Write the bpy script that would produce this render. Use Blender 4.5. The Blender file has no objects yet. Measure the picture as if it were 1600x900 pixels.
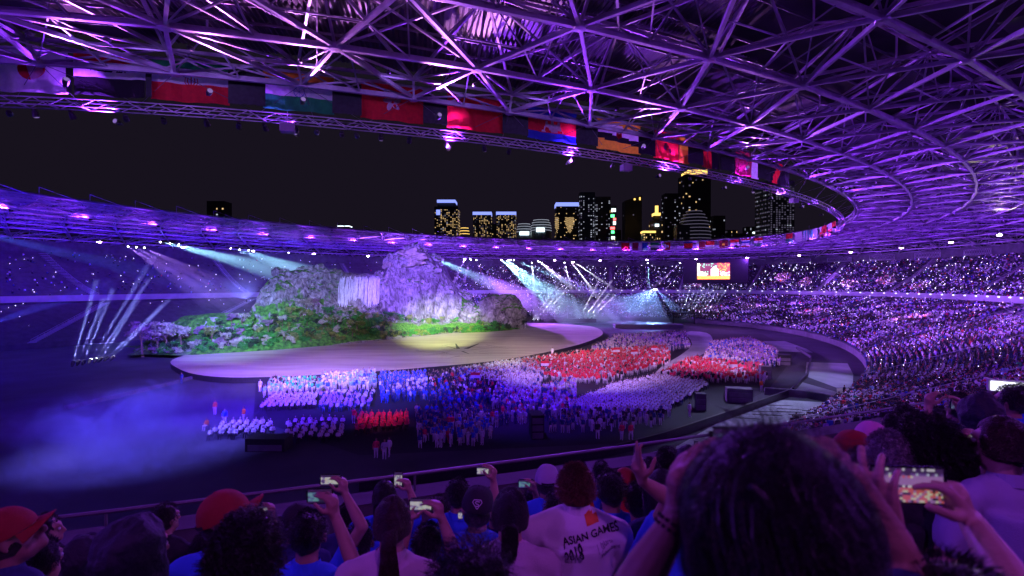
import bpy, bmesh, math, random
import numpy as np
from mathutils import Vector, Matrix, noise
sc = bpy.context.scene
COL = sc.collection
R = math.radians
rnd = random.Random(7)
nr = np.random.RandomState(11)

# ---------------------------------------------------------------- camera
F, CU, HV, EYE = 800.0, 800.0, 443.0, 17.0        # focal length and horizon in photo pixels, eye height
cam = bpy.data.cameras.new('camera'); camo = bpy.data.objects.new('camera', cam); COL.objects.link(camo)
cam.sensor_width = 36; cam.lens = 18.0; cam.clip_start = 0.05; cam.clip_end = 6000
camo.location = (0, 0, EYE); camo.rotation_euler = (R(90) - math.atan(7 / 800), 0, 0)
cam.dof.use_dof = True; cam.dof.focus_distance = 45; cam.dof.aperture_fstop = 3.2
sc.camera = camo
# ---------------------------------------------------------------- world, exposure
w = bpy.data.worlds.new('World'); sc.world = w; w.use_nodes = True
w.node_tree.nodes['Background'].inputs[0].default_value = (0.0056, 0.0040, 0.0080, 1)
w.node_tree.nodes['Background'].inputs[1].default_value = 1.0
sc.view_settings.view_transform = 'Standard'; sc.view_settings.look = 'None'
sc.view_settings.exposure = 0.6; sc.view_settings.gamma = 1.0
sc.cycles.use_denoising = True
sc.cycles.max_bounces = 4; sc.cycles.diffuse_bounces = 2; sc.cycles.glossy_bounces = 2
sc.cycles.transparent_max_bounces = 8; sc.cycles.volume_bounces = 0
sc.cycles.use_light_tree = True; sc.cycles.sample_clamp_indirect = 3.0; sc.cycles.sample_clamp_direct = 0
sc.cycles.volume_max_steps = 96; sc.cycles.volume_step_rate = 1.0
sc.cycles.caustics_reflective = False; sc.cycles.caustics_refractive = False

# ---------------------------------------------------------------- frames of reference
def G(u, v, z=0.0):                       # point of the level plane at height z under a photo pixel
    d = F * (EYE - z) / (v - HV)
    return Vector(((u - CU) / F * d, d, z))
def P(u, v, d):                           # point at depth d
    return Vector(((u - CU) / F * d, d, EYE - (v - HV) / F * d))
CX, CY, TH = 1.0, 146.0, R(43)
EU = np.array((math.cos(TH), math.sin(TH))); EV = np.array((-math.sin(TH), math.cos(TH)))
def SP(a, b, t, z=0.0):                   # stadium ellipse point
    return Vector((CX + a * math.cos(t) * EU[0] + b * math.sin(t) * EV[0], CY + a * math.cos(t) * EU[1] + b * math.sin(t) * EV[1], z))
A0, B0 = 132.2, 75.8                       # roof opening, its own centre and turn
def RP(a, b, t, z=0.0):
    c, s = math.cos(.709), math.sin(.709); return Vector((.4 + a * math.cos(t) * c - b * math.sin(t) * s, 145.5 + a * math.cos(t) * s + b * math.sin(t) * c, z))
def arc_params(n, a, b, phase=0.0):
    tt = np.linspace(0, 2 * math.pi, 4001)
    x, y = a * np.cos(tt), b * np.sin(tt)
    s = np.r_[0, np.cumsum(np.hypot(np.diff(x), np.diff(y)))]
    return [float(np.interp(((i + phase) % n) / n * s[-1], s, tt)) for i in range(n)]

# ---------------------------------------------------------------- tagging and mesh helpers
def tag(o, label=None, cat=None, group=None, kind=None):
    if label: o['label'] = label
    if cat: o['category'] = cat
    if group: o['group'] = group
    if kind: o['kind'] = kind
    return o
def empty(name, loc=(0, 0, 0), rz=0.0, label=None, cat=None, group=None, parent=None):
    o = bpy.data.objects.new(name, None); COL.objects.link(o)
    o.location = loc; o.rotation_euler = (0, 0, rz); o.parent = parent
    return tag(o, label, cat, group)
def link(name, me, parent=None, loc=None, rz=None):
    o = bpy.data.objects.new(name, me); COL.objects.link(o); o.parent = parent
    if loc is not None: o.location = loc
    if rz is not None: o.rotation_euler = (0, 0, rz)
    return o
class MB:
    def __init__(s): s.v = []; s.f = []; s.m = []
    def n(s): return len(s.v)
    def face(s, pts, m=0):
        k = len(s.v); s.v.extend([tuple(p) for p in pts]); s.f.append(tuple(range(k, k + len(pts)))); s.m.append(m)
    def hexa(s, c, m=0):                   # 8 corners, bottom 4 then top 4
        k = len(s.v); s.v.extend([tuple(p) for p in c])
        for q in ((3, 2, 1, 0), (4, 5, 6, 7), (0, 1, 5, 4), (1, 2, 6, 5), (2, 3, 7, 6), (3, 0, 4, 7)):
            s.f.append(tuple(k + i for i in q)); s.m.append(m)
    def box(s, c, size, m=0, rz=0.0):
        cx, cy, cz = c; a, b, h = size[0] / 2, size[1] / 2, size[2] / 2
        co, si = math.cos(rz), math.sin(rz); P8 = []
        for z in (-h, h):
            for x, y in ((-a, -b), (a, -b), (a, b), (-a, b)):
                P8.append((cx + x * co - y * si, cy + x * si + y * co, cz + z))
        s.hexa(P8, m)
    def bar(s, p, q, w, h=None, m=0, up=(0, 0, 1)):
        p = Vector(p); q = Vector(q); h = h or w
        d = q - p
        if d.length < 1e-6: return
        d.normalize(); u = Vector(up)
        if abs(d.dot(u)) > .98: u = Vector((1, 0, 0))
        sx = d.cross(u).normalized(); sz = sx.cross(d).normalized()
        c = []
        for e in (p, q):
            for a, b in ((-1, -1), (1, -1), (1, 1), (-1, 1)):
                c.append(e + sx * (a * w / 2) + sz * (b * h / 2))
        s.hexa(c, m)
    def tube(s, p, q, r0, r1=None, n=6, m=0, cap=True):
        p = Vector(p); q = Vector(q); r1 = r0 if r1 is None else r1
        d = (q - p).normalized(); u = Vector((0, 0, 1)) if abs(d.z) < .9 else Vector((1, 0, 0))
        x = d.cross(u).normalized(); y = d.cross(x); k = len(s.v)
        for e, r in ((p, r0), (q, r1)):
            for i in range(n):
                a = 2 * math.pi * i / n; s.v.append(tuple(e + (x * math.cos(a) + y * math.sin(a)) * r))
        for i in range(n):
            j = (i + 1) % n; s.f.append((k + i, k + j, k + n + j, k + n + i)); s.m.append(m)
        if cap:
            s.f.append(tuple(k + i for i in reversed(range(n)))); s.m.append(m)
            s.f.append(tuple(k + n + i for i in range(n))); s.m.append(m)
    def lathe(s, prof, c=(0, 0, 0), n=16, m=0):
        k = len(s.v)
        for r, z in prof:
            for i in range(n):
                a = 2 * math.pi * i / n; s.v.append((c[0] + r * math.cos(a), c[1] + r * math.sin(a), c[2] + z))
        for j in range(len(prof) - 1):
            for i in range(n):
                i2 = (i + 1) % n; s.f.append((k + j * n + i, k + j * n + i2, k + (j + 1) * n + i2, k + (j + 1) * n + i)); s.m.append(m)
    def mesh(s, name, mats, smooth=False):
        me = bpy.data.meshes.new(name); me.from_pydata(s.v, [], s.f)
        for mm in (mats if isinstance(mats, (list, tuple)) else [mats]): me.materials.append(mm)
        me.polygons.foreach_set('material_index', s.m)
        if smooth: me.polygons.foreach_set('use_smooth', [True] * len(s.f))
        me.update(); return me
    def build(s, name, mats, parent=None, smooth=False):
        return link(name, s.mesh(name, mats, smooth), parent)
def np_mesh(name, V, Fq, mats, midx=None, smooth=False):    # fast mesh: V (n,3), Fq (m,3|4)
    me = bpy.data.meshes.new(name); V = np.asarray(V, dtype=np.float32); Fq = np.asarray(Fq, dtype=np.int32)
    k = Fq.shape[1]
    me.vertices.add(len(V)); me.vertices.foreach_set('co', V.ravel())
    me.loops.add(Fq.size); me.loops.foreach_set('vertex_index', Fq.ravel())
    me.polygons.add(len(Fq)); me.polygons.foreach_set('loop_start', np.arange(0, Fq.size, k, dtype=np.int32))
    me.polygons.foreach_set('loop_total', np.full(len(Fq), k, dtype=np.int32))
    for mm in (mats if isinstance(mats, (list, tuple)) else [mats]): me.materials.append(mm)
    if midx is not None: me.polygons.foreach_set('material_index', np.asarray(midx, dtype=np.int32))
    if smooth: me.polygons.foreach_set('use_smooth', np.ones(len(Fq), dtype=bool))
    me.update(calc_edges=True); me.validate(); return me

# ---------------------------------------------------------------- materials
def mat(name, col, rough=.7, var=.25, scale=3.0, bump=0.0, metal=0.0, emit=None, es=0.0, bscale=None, coords='Object', spec=.5):
    m = bpy.data.materials.new(name); m.use_nodes = True; nt = m.node_tree; N = nt.nodes; L = nt.links
    b = N['Principled BSDF']; b.inputs['Roughness'].default_value = rough; b.inputs['Metallic'].default_value = metal
    b.inputs['Specular IOR Level'].default_value = spec
    tc = N.new('ShaderNodeTexCoord')
    nz = N.new('ShaderNodeTexNoise'); nz.inputs['Scale'].default_value = scale; nz.inputs['Detail'].default_value = 5
    L.new(tc.outputs[coords], nz.inputs['Vector'])
    rmp = N.new('ShaderNodeValToRGB'); c = list(col)[:3]
    rmp.color_ramp.elements[0].position = .3; rmp.color_ramp.elements[1].position = .7
    rmp.color_ramp.elements[0].color = (*[x * (1 - var) for x in c], 1)
    rmp.color_ramp.elements[1].color = (*[min(1, x * (1 + var)) for x in c], 1)
    L.new(nz.outputs['Fac'], rmp.inputs['Fac']); L.new(rmp.outputs['Color'], b.inputs['Base Color'])
    if bump:
        nb = N.new('ShaderNodeTexNoise'); nb.inputs['Scale'].default_value = bscale or scale * 4; nb.inputs['Detail'].default_value = 6
        L.new(tc.outputs[coords], nb.inputs['Vector'])
        bp = N.new('ShaderNodeBump'); bp.inputs['Strength'].default_value = bump; bp.inputs['Distance'].default_value = .05
        L.new(nb.outputs['Fac'], bp.inputs['Height']); L.new(bp.outputs['Normal'], b.inputs['Normal'])
    if emit: b.inputs['Emission Color'].default_value = (*emit, 1); b.inputs['Emission Strength'].default_value = es
    return m
def glow(name, col, s):
    return mat(name, (.2, .2, .2), .6, emit=col, es=s)
M = {}
M['steel'] = mat('painted_steel', (.50, .45, .56), .5, .25, .8, .15, .2)
M['steel_dark'] = mat('dark_steel', (.16, .15, .18), .5, .2, .8, .1, .3)
M['deck'] = mat('corrugated_deck', (.05, .045, .055), .55, .2, .5)
M['concrete'] = mat('concrete', (.10, .095, .105), .85, .2, .6, .4)
M['concrete_dark'] = mat('dark_concrete', (.12, .12, .13), .85, .25, .6, .3)
M['fascia'] = mat('pale_fascia', (.42, .42, .45), .6, .12, .5)
M['black'] = mat('black_paint', (.02, .02, .022), .5, .3, 4)
M['field'] = mat('dark_field_cover', (.045, .045, .06), .7, .35, .15, .2)
M['tarp'] = mat('pale_tarp', (.40, .43, .45), .7, .22, .22, .3)
M['tarp_dark'] = mat('dark_tarp', (.035, .035, .04), .7, .3, .3)
M['lamp_white'] = glow('lamp_white', (.85, .9, 1), 30)
M['lamp_pink'] = glow('lamp_pink', (1, .62, 1), 40)
M['lamp_small'] = glow('lamp_small', (.7, .7, 1), 3)
M['lens_dim'] = glow('lens_dim', (.6, .4, 1), .22)
M['lamp_warm'] = glow('lamp_warm', (1, .55, .2), 12)

# ---------------------------------------------------------------- lights
def light(kind, loc, col, power, size=.5, to=None, spot=45, blend=.5, name='stage_light'):
    l = bpy.data.lights.new(name, kind); l.color = col; l.energy = power
    o = bpy.data.objects.new(name, l); COL.objects.link(o); o.location = loc
    if kind == 'SPOT': l.spot_size = R(spot); l.spot_blend = blend; l.shadow_soft_size = size
    elif kind == 'POINT': l.shadow_soft_size = size
    elif kind == 'AREA': l.size = size
    if to is not None:
        o.rotation_euler = (Vector(to) - Vector(loc)).to_track_quat('-Z', 'Y').to_euler()
    return o
VIOLET = (.34, .10, 1.0); BLUE = (.08, .05, 1.0); PINK = (.85, .25, 1.0); TEAL = (.25, .75, 1.0); WHITE = (.9, .92, 1.0)
LT = arc_params(34, 158, 113)
# violet flood lamps hung in a ring under the far half of the roof and around it
def skip_lamp(p): return p.y < 20 or (p.y < 75 and p.x > 0) or (p.y < 25 and abs(p.x) < 60)
for i, t in enumerate(LT):
    p = SP(158, 113, t, 30.0)
    if skip_lamp(p): continue
    blue = p.x < -60
    light('POINT', p + Vector((0, 0, -.6)), (.05, .004, 1) if blue else (.21, .02, 1), 8000 if blue else 5200, .5, name='roof_flood')
# lamps under the roof behind and beside the camera: they light the near steel, the flags and the near spectators
for x, y, z, c, pw in ((-24, -6, 33, (.30, .05, 1), 4600), (6, -12, 33, (.55, .09, 1), 3600), (38, 6, 33, (.38, .06, 1), 6000), (70, 30, 32, (.27, .05, 1), 9000), (100, 64, 31, (.27, .05, 1), 9000), (-60, 14, 33, (.26, .06, 1), 7000)):
    light('POINT', (x, y, z), c, pw, .5, name='roof_flood')
# a spotlight fixture: body, lens, and its lamp; when beam > 0 the smoke it lights up is built as a cone of thin smoke
fx_body = MB(); fx_body.lathe([(0, -.32), (.2, -.3), (.24, -.1), (.26, .28), (.22, .3)], n=10); fx_body.box((0, 0, -.42), (.3, .12, .22))
fx_mesh = fx_body.mesh('fixture_body', M['black'])
def lens_mesh(m):
    b = MB(); b.lathe([(.23, .29), (.15, .33), (0, .34)], n=10); return b.mesh('fixture_lens', m)
LENS = {}
def smoke_mat(dens, col=(1, 1, 1), aniso=0.0):
    m = bpy.data.materials.new('thin_smoke'); m.use_nodes = True; nt = m.node_tree; nt.nodes.clear()
    o = nt.nodes.new('ShaderNodeOutputMaterial'); v = nt.nodes.new('ShaderNodeVolumePrincipled')
    v.inputs['Density'].default_value = dens; v.inputs['Color'].default_value = (*col, 1); v.inputs['Anisotropy'].default_value = aniso
    nt.links.new(v.outputs[0], o.inputs['Volume']); return m
BEAMM = {}
def stage_spot(p, to, col, power, ang, label, beam=0.0, lensm='lamp_white', grp='moving head spotlights', size=1.0, length=None, blend=.35):
    p = Vector(p); to = Vector(to); d = (to - p).normalized()
    q = d.to_track_quat('Z', 'Y')
    t = empty('spotlight', p, 0, label, 'spotlight', grp); t.rotation_mode = 'QUATERNION'; t.rotation_quaternion = q; t.scale = (size,) * 3
    link('housing', fx_mesh, t)
    if lensm not in LENS: LENS[lensm] = lens_mesh(M[lensm])
    link('lens', LENS[lensm], t)
    if power: light('SPOT', p + d * .5 * size, col, power, .1, to=to, spot=ang, blend=blend)
    if beam:
        L_ = length or (to - p).length; r1 = L_ * math.tan(R(ang / 2)) * .97; x = d.orthogonal().normalized(); y = d.cross(x)
        b = MB(); s0 = p + d * .45 * size; n = 14
        ring = [[s0 + d * z + (x * math.cos(6.28319 * i / n) + y * math.sin(6.28319 * i / n)) * r for i in range(n)] for z, r in ((0, .12 * size), (L_, r1 + .12))]
        for i in range(n):
            j = (i + 1) % n; b.face([ring[0][i], ring[0][j], ring[1][j], ring[1][i]])
        b.face(ring[0][::-1]); b.face(ring[1])
        if beam not in BEAMM: BEAMM[beam] = smoke_mat(beam)
        me = b.mesh('light_beam', BEAMM[beam]); bm = bmesh.new(); bm.from_mesh(me); bmesh.ops.remove_doubles(bm, verts=bm.verts, dist=1e-4)
        bmesh.ops.recalc_face_normals(bm, faces=bm.faces); bm.to_mesh(me); bm.free()
        tag(link('light_beam', me), 'smoke lit by the beam of a ' + label, 'light beam', kind='stuff')

def ordn(i): return ['first', 'second', 'third', 'fourth', 'fifth', 'sixth', 'seventh', 'eighth', 'ninth', 'tenth', 'eleventh', 'twelfth', 'thirteenth', 'fourteenth', 'fifteenth', 'sixteenth', 'seventeenth', 'eighteenth', 'nineteenth', 'twentieth'][i]
# ---------------------------------------------------------------- ground, sky is the world colour
ground = MB(); ground.box((0, 600, -1.52), (9000, 9000, 1)); tag(ground.build('ground', M['concrete_dark']), kind='structure')
def disc(name, a, b, z, m, n=160):
    mb = MB(); mb.face([SP(a, b, 2 * math.pi * i / n, z) for i in range(n)]); return tag(mb.build(name, m), kind='structure')
disc('arena_floor', 176, 116, 0, M['field'])

def ring_strip(mb, prof, ts, m=0):        # prof: list of functions t -> point; closed strips between successive ones
    k = len(mb.v); n = len(ts)
    for fn in prof:
        for t in ts: mb.v.append(tuple(fn(t)))
    for j in range(len(prof) - 1):
        for i in range(n):
            i2 = (i + 1) % n
            mb.f.append((k + j * n + i, k + j * n + i2, k + (j + 1) * n + i2, k + (j + 1) * n + i)); mb.m.append(m)
def E3(a, b, z): return lambda t: SP(a, b, t, z)
TS = [2 * math.pi * i / 260 for i in range(260)]
LA, LB, LZ, LU = 140.0, 86.5, 1.6, -34.0   # arena ellipse, shifted LU along the long axis
HA, HB, HZ = 174.5, 114.5, 11.0
NL = 40
def lowxy(k, t):                           # works on numbers and arrays
    s = k / NL; u = (LU + LA * np.cos(t)) * (1 - s) + HA * np.cos(t) * s; v = LB * np.sin(t) * (1 - s) + HB * np.sin(t) * s
    return CX + u * EU[0] + v * EV[0], CY + u * EU[1] + v * EV[1], LZ + (HZ - LZ) * s
def lower(k, t, dz=0.0, dk=0.0): x, y, z = lowxy(k, t); return Vector((x, y, z + dz))
UA, UB, UZ = 177.0, 117.0, 12.6
NU = 33
def uppxy(k, t):
    a, b = UA + .85 * k, UB + .85 * k; u, v = a * np.cos(t), b * np.sin(t)
    return CX + u * EU[0] + v * EV[0], CY + u * EU[1] + v * EV[1], UZ + .28 * k + .00525 * k * k
def upper(k, t, dz=0.0): x, y, z = uppxy(k, t); return Vector((x, y, z + dz))
mb = MB(); prof = [lambda t: lower(0, t, -LZ - .2), lambda t: lower(0, t)]
dzr = (HZ - LZ) / NL
for k in range(NL):
    prof += [lambda t, k=k: lower(k + 1, t, -dzr), lambda t, k=k: lower(k + 1, t)]
ring_strip(mb, prof + [E3(HA + 4, HB + 4, HZ)], TS)
tag(mb.build('lower_tier', M['concrete']), kind='structure')
mb = MB()
prof = [E3(UA - .1, UB - .1, 11.6), E3(UA - .1, UB - .1, 13.45), E3(UA + .35, UB + .35, 13.45), E3(UA + .35, UB + .35, UZ)]
up_ = [prof[3]]
for k in range(NU):
    f0 = lambda t, k=k: Vector((*upper(k + 1, t)[:2], upper(k, t).z)); up_ += [f0, lambda t, k=k: upper(k + 1, t)]
ring_strip(mb, [E3(UA + 6, UB + 6, 11.6), E3(UA - .1, UB - .1, 11.6)], TS)
ring_strip(mb, up_, TS)
tag(mb.build('upper_tier', M['concrete']), kind='structure')
mb = MB(); ring_strip(mb, [prof[2], prof[3]], TS); ring_strip(mb, [E3(UA - .14, UB - .14, 13.454), E3(UA + .37, UB + .37, 13.454)], TS); tag(mb.build('parapet_ledge', M['concrete']), kind='structure')
mb = MB(); ring_strip(mb, [prof[0], prof[1], E3(UA - .08, UB - .08, 13.45)], TS)
tag(mb.build('parapet_wall', M['fascia']), 'pale parapet wall running round the front of the upper tier', 'wall', kind='structure')
mb = MB(); ring_strip(mb, [E3(HA + 4, HB + 4, HZ), E3(HA + 4, HB + 4, 12.8)], TS)
tag(mb.build('concourse_wall', M['concrete_dark']), kind='structure')
mb = MB(); ua, ub = UA + .85 * NU, UB + .85 * NU; uz = upper(NU, 0).z; ring_strip(mb, [E3(ua + .3, ub + .3, uz - .3), E3(ua + .3, ub + .3, 31.5)], TS)
tag(mb.build('back_wall', M['concrete_dark']), kind='structure')
# ---------------------------------------------------------------- roof: diagrid lower layer, upper layer, web, deck
NS = 64
RING = [(0, 35.6), (10.5, 35.1), (20.5, 34.9), (30.5, 34.7), (41, 34.1), (52, 33.6), (64, 31.8), (78, 30.2)]
UPZ = [1.5, 3.3, 3.8, 4.0, 4.0, 4.0, 4.0, 4.0]
PH = 0.25
tA = arc_params(NS, A0, B0, PH); tB = arc_params(NS, A0, B0, PH + .5)
def low(k, i):                             # lower node, odd rings staggered by half a bay
    d, z = RING[k]; return RP(A0 + d, B0 + d, (tB if k % 2 else tA)[i % NS], z)
def upn(k, i):
    d = RING[k][0] + (5.2 if k else 4.2) - (5.2 if k == 0 else 0) * .6; z = RING[k][1] + UPZ[k]
    return RP(A0 + d, B0 + d, (tB if k % 2 else tA)[i % NS] + 0.0, z)
roof = empty('stadium_roof', (0, 0, 0), 0, 'steel lattice roof over the stands lit violet from below', 'roof')
members = []                               # (kind, p, q, w, h)
K = len(RING)
for k in range(K):
    for i in range(NS):
        a = low(k, i); members.append(('ring_beam', a, low(k, i + 1), .27, .36))
        if k + 1 < K:
            o = 0 if k % 2 == 0 else 1     # the two staggered neighbours on the next ring
            members.append(('diagonal_beam', a, low(k + 1, i + o), .2, .26))
            members.append(('diagonal_beam', a, low(k + 1, i + o - 1), .2, .26))
        u_ = upn(k, i)
        members.append(('post', a, u_, .2, .2))
        members.append(('upper_chord', u_, upn(k, i + 1), .16, .28))
        if k + 1 < K:
            members.append(('rafter', u_, upn(k + 1, i + (0 if k % 2 == 0 else 1)), .2, .3))
            members.append(('rafter', u_, upn(k + 1, i + (0 if k % 2 == 0 else 1) - 1), .2, .3))
            members.append(('brace', u_, low(k + 1, i + (0 if k % 2 == 0 else 1)), .17, .17))
            members.append(('brace', u_, low(k + 1, i + (0 if k % 2 == 0 else 1) - 1), .17, .17))
        members.append(('brace', u_, low(k, i + 1), .15, .15)); members.append(('brace', u_, low(k, i - 1), .15, .15))
        if k + 1 < K:
            md = (low(k, i) + low(k, i + 1)) / 2; o = 0 if k % 2 == 0 else 1; w0 = low(k + 1, i + o); mu = (md + w0) / 2 + Vector((0, 0, 1.9))
            members.append(('tie', md, mu, .12, .12)); members.append(('tie', mu, w0, .12, .12)); members.append(('tie', mu, low(k, i), .1, .1)); members.append(('tie', mu, low(k, i + 1), .1, .1)); members.append(('tie', mu, mu + Vector((0, 0, 2.6)), .12, .12)); members.append(('tie', mu + Vector((0, 0, 2.6)), u_, .12, .2)); w1 = low(k + 1, i + o - 1); m2 = (a + w0) / 2; m3 = (a + w1) / 2; members.append(('tie', m2, m3, .1, .1)); members.append(('tie', m2, md, .1, .1)); members.append(('tie', m2, u_, .09, .09)); members.append(('tie', m3, u_, .09, .09)); members.append(('tie', m2, upn(k + 1, i + o), .09, .09))
camv = Vector((0, 0, EYE))
def inview(p): return p.y > 1.5 and abs(p.x / p.y) < 1.1 and (p.z - EYE) / p.y < .62
byk = {}
for mm in members: byk.setdefault(mm[0], []).append(mm)
rest = MB()
def beam(mb, kind, p, q, w, h):
    mb.bar(p, q, w, h)
    if kind in ('ring_beam', 'diagonal_beam'):          # I-section look: flanges
        up = Vector((0, 0, h / 2)); mb.bar(Vector(p) - up, Vector(q) - up, w * 1.25, .07); mb.bar(Vector(p) + up, Vector(q) + up, w * 1.25, .07)
for kd, lst in byk.items():
    lst.sort(key=lambda e: ((e[1] + e[2]) / 2 - camv).length + (0 if inview((e[1] + e[2]) / 2) else 1e4))
    n = {'ring_beam': 150, 'diagonal_beam': 220, 'post': 120, 'upper_chord': 60, 'rafter': 120, 'brace': 260, 'tie': 0}[kd]
    for j, e in enumerate(lst):
        mid = (e[1] + e[2]) / 2
        if mid.y < -60: continue
        if j < n and inview(mid):
            mb = MB(); beam(mb, *e); mb.build(kd, M['steel'], roof)
        else: beam(rest, *e) if e[3] > .17 or mid.y < 120 else rest.bar(e[1], e[2], e[3])
tag(rest.build('far_lattice', M['steel'], roof), kind='stuff')
# gusset plates at the lower nodes
gp = []
for k in range(0, 6):
    for i in range(NS):
        p = low(k, i)
        if inview(p) and (p - camv).length < 110: gp.append((p, k))
gp.sort(key=lambda e: (e[0] - camv).length)
g = MB(); n = 8; g.lathe([(0, -.3), (.46, -.28), (.5, -.2), (.38, .22), (0, .26)], n=n); gm = g.mesh('gusset', M['steel'])
for p, k in gp[:140]: link('gusset_plate', gm, roof, p)
# deck panels above the upper layer, purlins under them
dk = MB(); pur = MB(); cnt = 0
def dpt(d, t, dz=0.0):
    ds = [r[0] for r in RING]; zs = [r[1] + UPZ[k] + .5 for k, r in enumerate(RING)]
    return RP(A0 + d, B0 + d, t, float(np.interp(d, ds, zs)) + dz)
tD = arc_params(NS, A0, B0, PH)
dstops = [1, 10.5, 20.5, 30.5, 41, 52, 64, 80]
for i in range(NS):
    t0, t1 = tD[i], tD[(i + 1) % NS]
    if t1 < t0: t1 += 2 * math.pi
    for j in range(len(dstops) - 1):
        d0, d1 = dstops[j], dstops[j + 1]
        mid = dpt((d0 + d1) / 2, (t0 + t1) / 2)
        near = inview(mid) and (mid - camv).length < 95
        # corrugated sheet: folded strips running outward
        nf = 24 if near else 2
        for s in range(nf):
            a = t0 + (t1 - t0) * s / nf; b = t0 + (t1 - t0) * (s + .5) / nf; c = t0 + (t1 - t0) * (s + 1) / nf
            tgt = dk if not near else None
            if near:
                if s == 0: pm = MB()
                pm.face([dpt(d0, a), dpt(d0, b, .16), dpt(d1, b, .16), dpt(d1, a)]); pm.face([dpt(d0, b, .16), dpt(d0, c), dpt(d1, c), dpt(d1, b, .16)])
                if s == nf - 1: pm.build('roof_panel', M['deck'], roof)
            else:
                dk.face([dpt(d0, a), dpt(d0, c), dpt(d1, c), dpt(d1, a)])
        for q in range(1, 4):
            dd = d0 + (d1 - d0) * q / 4
            pur.bar(dpt(dd, t0, -.18), dpt(dd, t1, -.18), .1, .22)
tag(dk.build('far_roof_deck', M['deck'], roof), kind='stuff')
tag(pur.build('purlins', M['steel_dark'], roof), kind='stuff')
# fascia truss at the roof's inner edge (zigzag) and the catwalk truss hung below it
TT = arc_params(256, A0, B0, PH)
def truss(mb, off, z0, z1, wid, n=256, r=.09, step=1):
    T = TT[::step]; n = len(T)
    for i in range(n):
        a, b = T[i], T[(i + 1) % n]; m_ = (a + (b if b > a else b + 2 * math.pi)) / 2
        for w_ in ((0, wid) if wid else (0,)):
            mb.bar(RP(A0 + off + w_, B0 + off + w_, a, z0), RP(A0 + off + w_, B0 + off + w_, b, z0), r * 1.5)
            mb.bar(RP(A0 + off + w_, B0 + off + w_, a, z1), RP(A0 + off + w_, B0 + off + w_, b, z1), r * 1.5)
            mb.bar(RP(A0 + off + w_, B0 + off + w_, a, z0), RP(A0 + off + w_, B0 + off + w_, m_, z1), r)
            mb.bar(RP(A0 + off + w_, B0 + off + w_, m_, z1), RP(A0 + off + w_, B0 + off + w_, b, z0), r)
        if wid: mb.bar(RP(A0 + off, B0 + off, a, z0), RP(A0 + off + wid, B0 + off + wid, a, z0), r)
t1 = MB(); truss(t1, -.6, 35.7, 36.95, 0, r=.13, step=2)
tag(t1.build('edge_truss', M['steel'], roof), kind='stuff')
cw = empty('catwalk', (0, 0, 0), 0, 'narrow lattice catwalk ring hung below the inner edge of the roof', 'catwalk')
t2 = MB(); truss(t2, -4.0, 32.93, 33.6, 1.1, r=.06)
o = tag(t2.build('catwalk_truss', M['steel'], cw), kind='stuff')
hg = MB()
for i in range(NS):
    n0 = low(0, i); c = RP(A0 - 3.5, B0 - 3.5, tA[i], 33.6)
    if i % 2 == 0: hg.tube(n0, c, .035, n=4)
    c2 = RP(A0 - 3.5, B0 - 3.5, tB[i], 33.6); hg.tube(n0, c2, .03, n=4); hg.tube(low(0, i + 1), c2, .03, n=4)
tag(hg.build('hanger_cable', M['steel_dark'], cw), kind='stuff')
# ---------------------------------------------------------------- main stage
def poly_prism(mb, pts, z0, z1, m=0, ms=None):
    mb.face([(p[0], p[1], z1) for p in pts], m); n = len(pts)
    for i in range(n):
        a, b = pts[i], pts[(i + 1) % n]; mb.face([(a[0], a[1], z0), (b[0], b[1], z0), (b[0], b[1], z1), (a[0], a[1], z1)], m if ms is None else ms)
def area2(pts): return sum(pts[i][0] * pts[(i + 1) % len(pts)][1] - pts[(i + 1) % len(pts)][0] * pts[i][1] for i in range(len(pts)))
def gpts(px, z):
    pts = [G(u, v, z) for u, v in px]
    return pts if area2(pts) > 0 else pts[::-1]
def smooth_px(px, n=4):                    # closed Catmull-Rom through the points
    out = []; L_ = len(px)
    for i in range(L_):
        p0, p1, p2, p3 = [np.array(px[(i + k - 1) % L_], float) for k in range(4)]
        for s in range(n):
            t = s / n; out.append(tuple(.5 * ((2 * p1) + (-p0 + p2) * t + (2 * p0 - 5 * p1 + 4 * p2 - p3) * t * t + (-p0 + 3 * p1 - 3 * p2 + p3) * t ** 3)))
    return out
ZS = 1.0
def stage_mat():
    m = mat('sand_stage', (.47, .42, .36), .75, .2, .1, .25); nt = m.node_tree; N, L = nt.nodes, nt.links
    b = N['Principled BSDF']; tc = N.new('ShaderNodeTexCoord'); mp = N.new('ShaderNodeMapping')
    mp.inputs['Rotation'].default_value = (0, 0, R(-22)); mp.inputs['Scale'].default_value = (.035, .16, 1)
    nz = N.new('ShaderNodeTexNoise'); nz.inputs['Scale'].default_value = 1.6; nz.inputs['Detail'].default_value = 8; nz.inputs['Distortion'].default_value = .6
    L.new(tc.outputs['Object'], mp.inputs[0]); L.new(mp.outputs[0], nz.inputs['Vector'])
    r = N.new('ShaderNodeValToRGB'); e = r.color_ramp.elements; e[0].position = .34; e[0].color = (.37, .31, .28, 1); e[1].position = .66; e[1].color = (.52, .455, .40, 1)
    L.new(nz.outputs['Fac'], r.inputs['Fac']); L.new(r.outputs[0], b.inputs['Base Color']); return m
M['sand'] = stage_mat()
st_px = smooth_px([(269, 562), (276, 575), (305, 585), (360, 590), (450, 588), (560, 582), (680, 573), (780, 563), (860, 549), (912, 536), (941, 523), (934, 513), (905, 508), (850, 505), (800, 505), (700, 508), (560, 520), (430, 533), (330, 545)], 4)
stage = empty('main_stage', (0, 0, 0), 0, 'broad sand coloured oval stage in front of the artificial mountain', 'stage')
mb = MB(); poly_prism(mb, gpts(st_px, ZS), 0, ZS, 0, 1); mb.build('stage_deck', [M['sand'], M['black']], stage)
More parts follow.
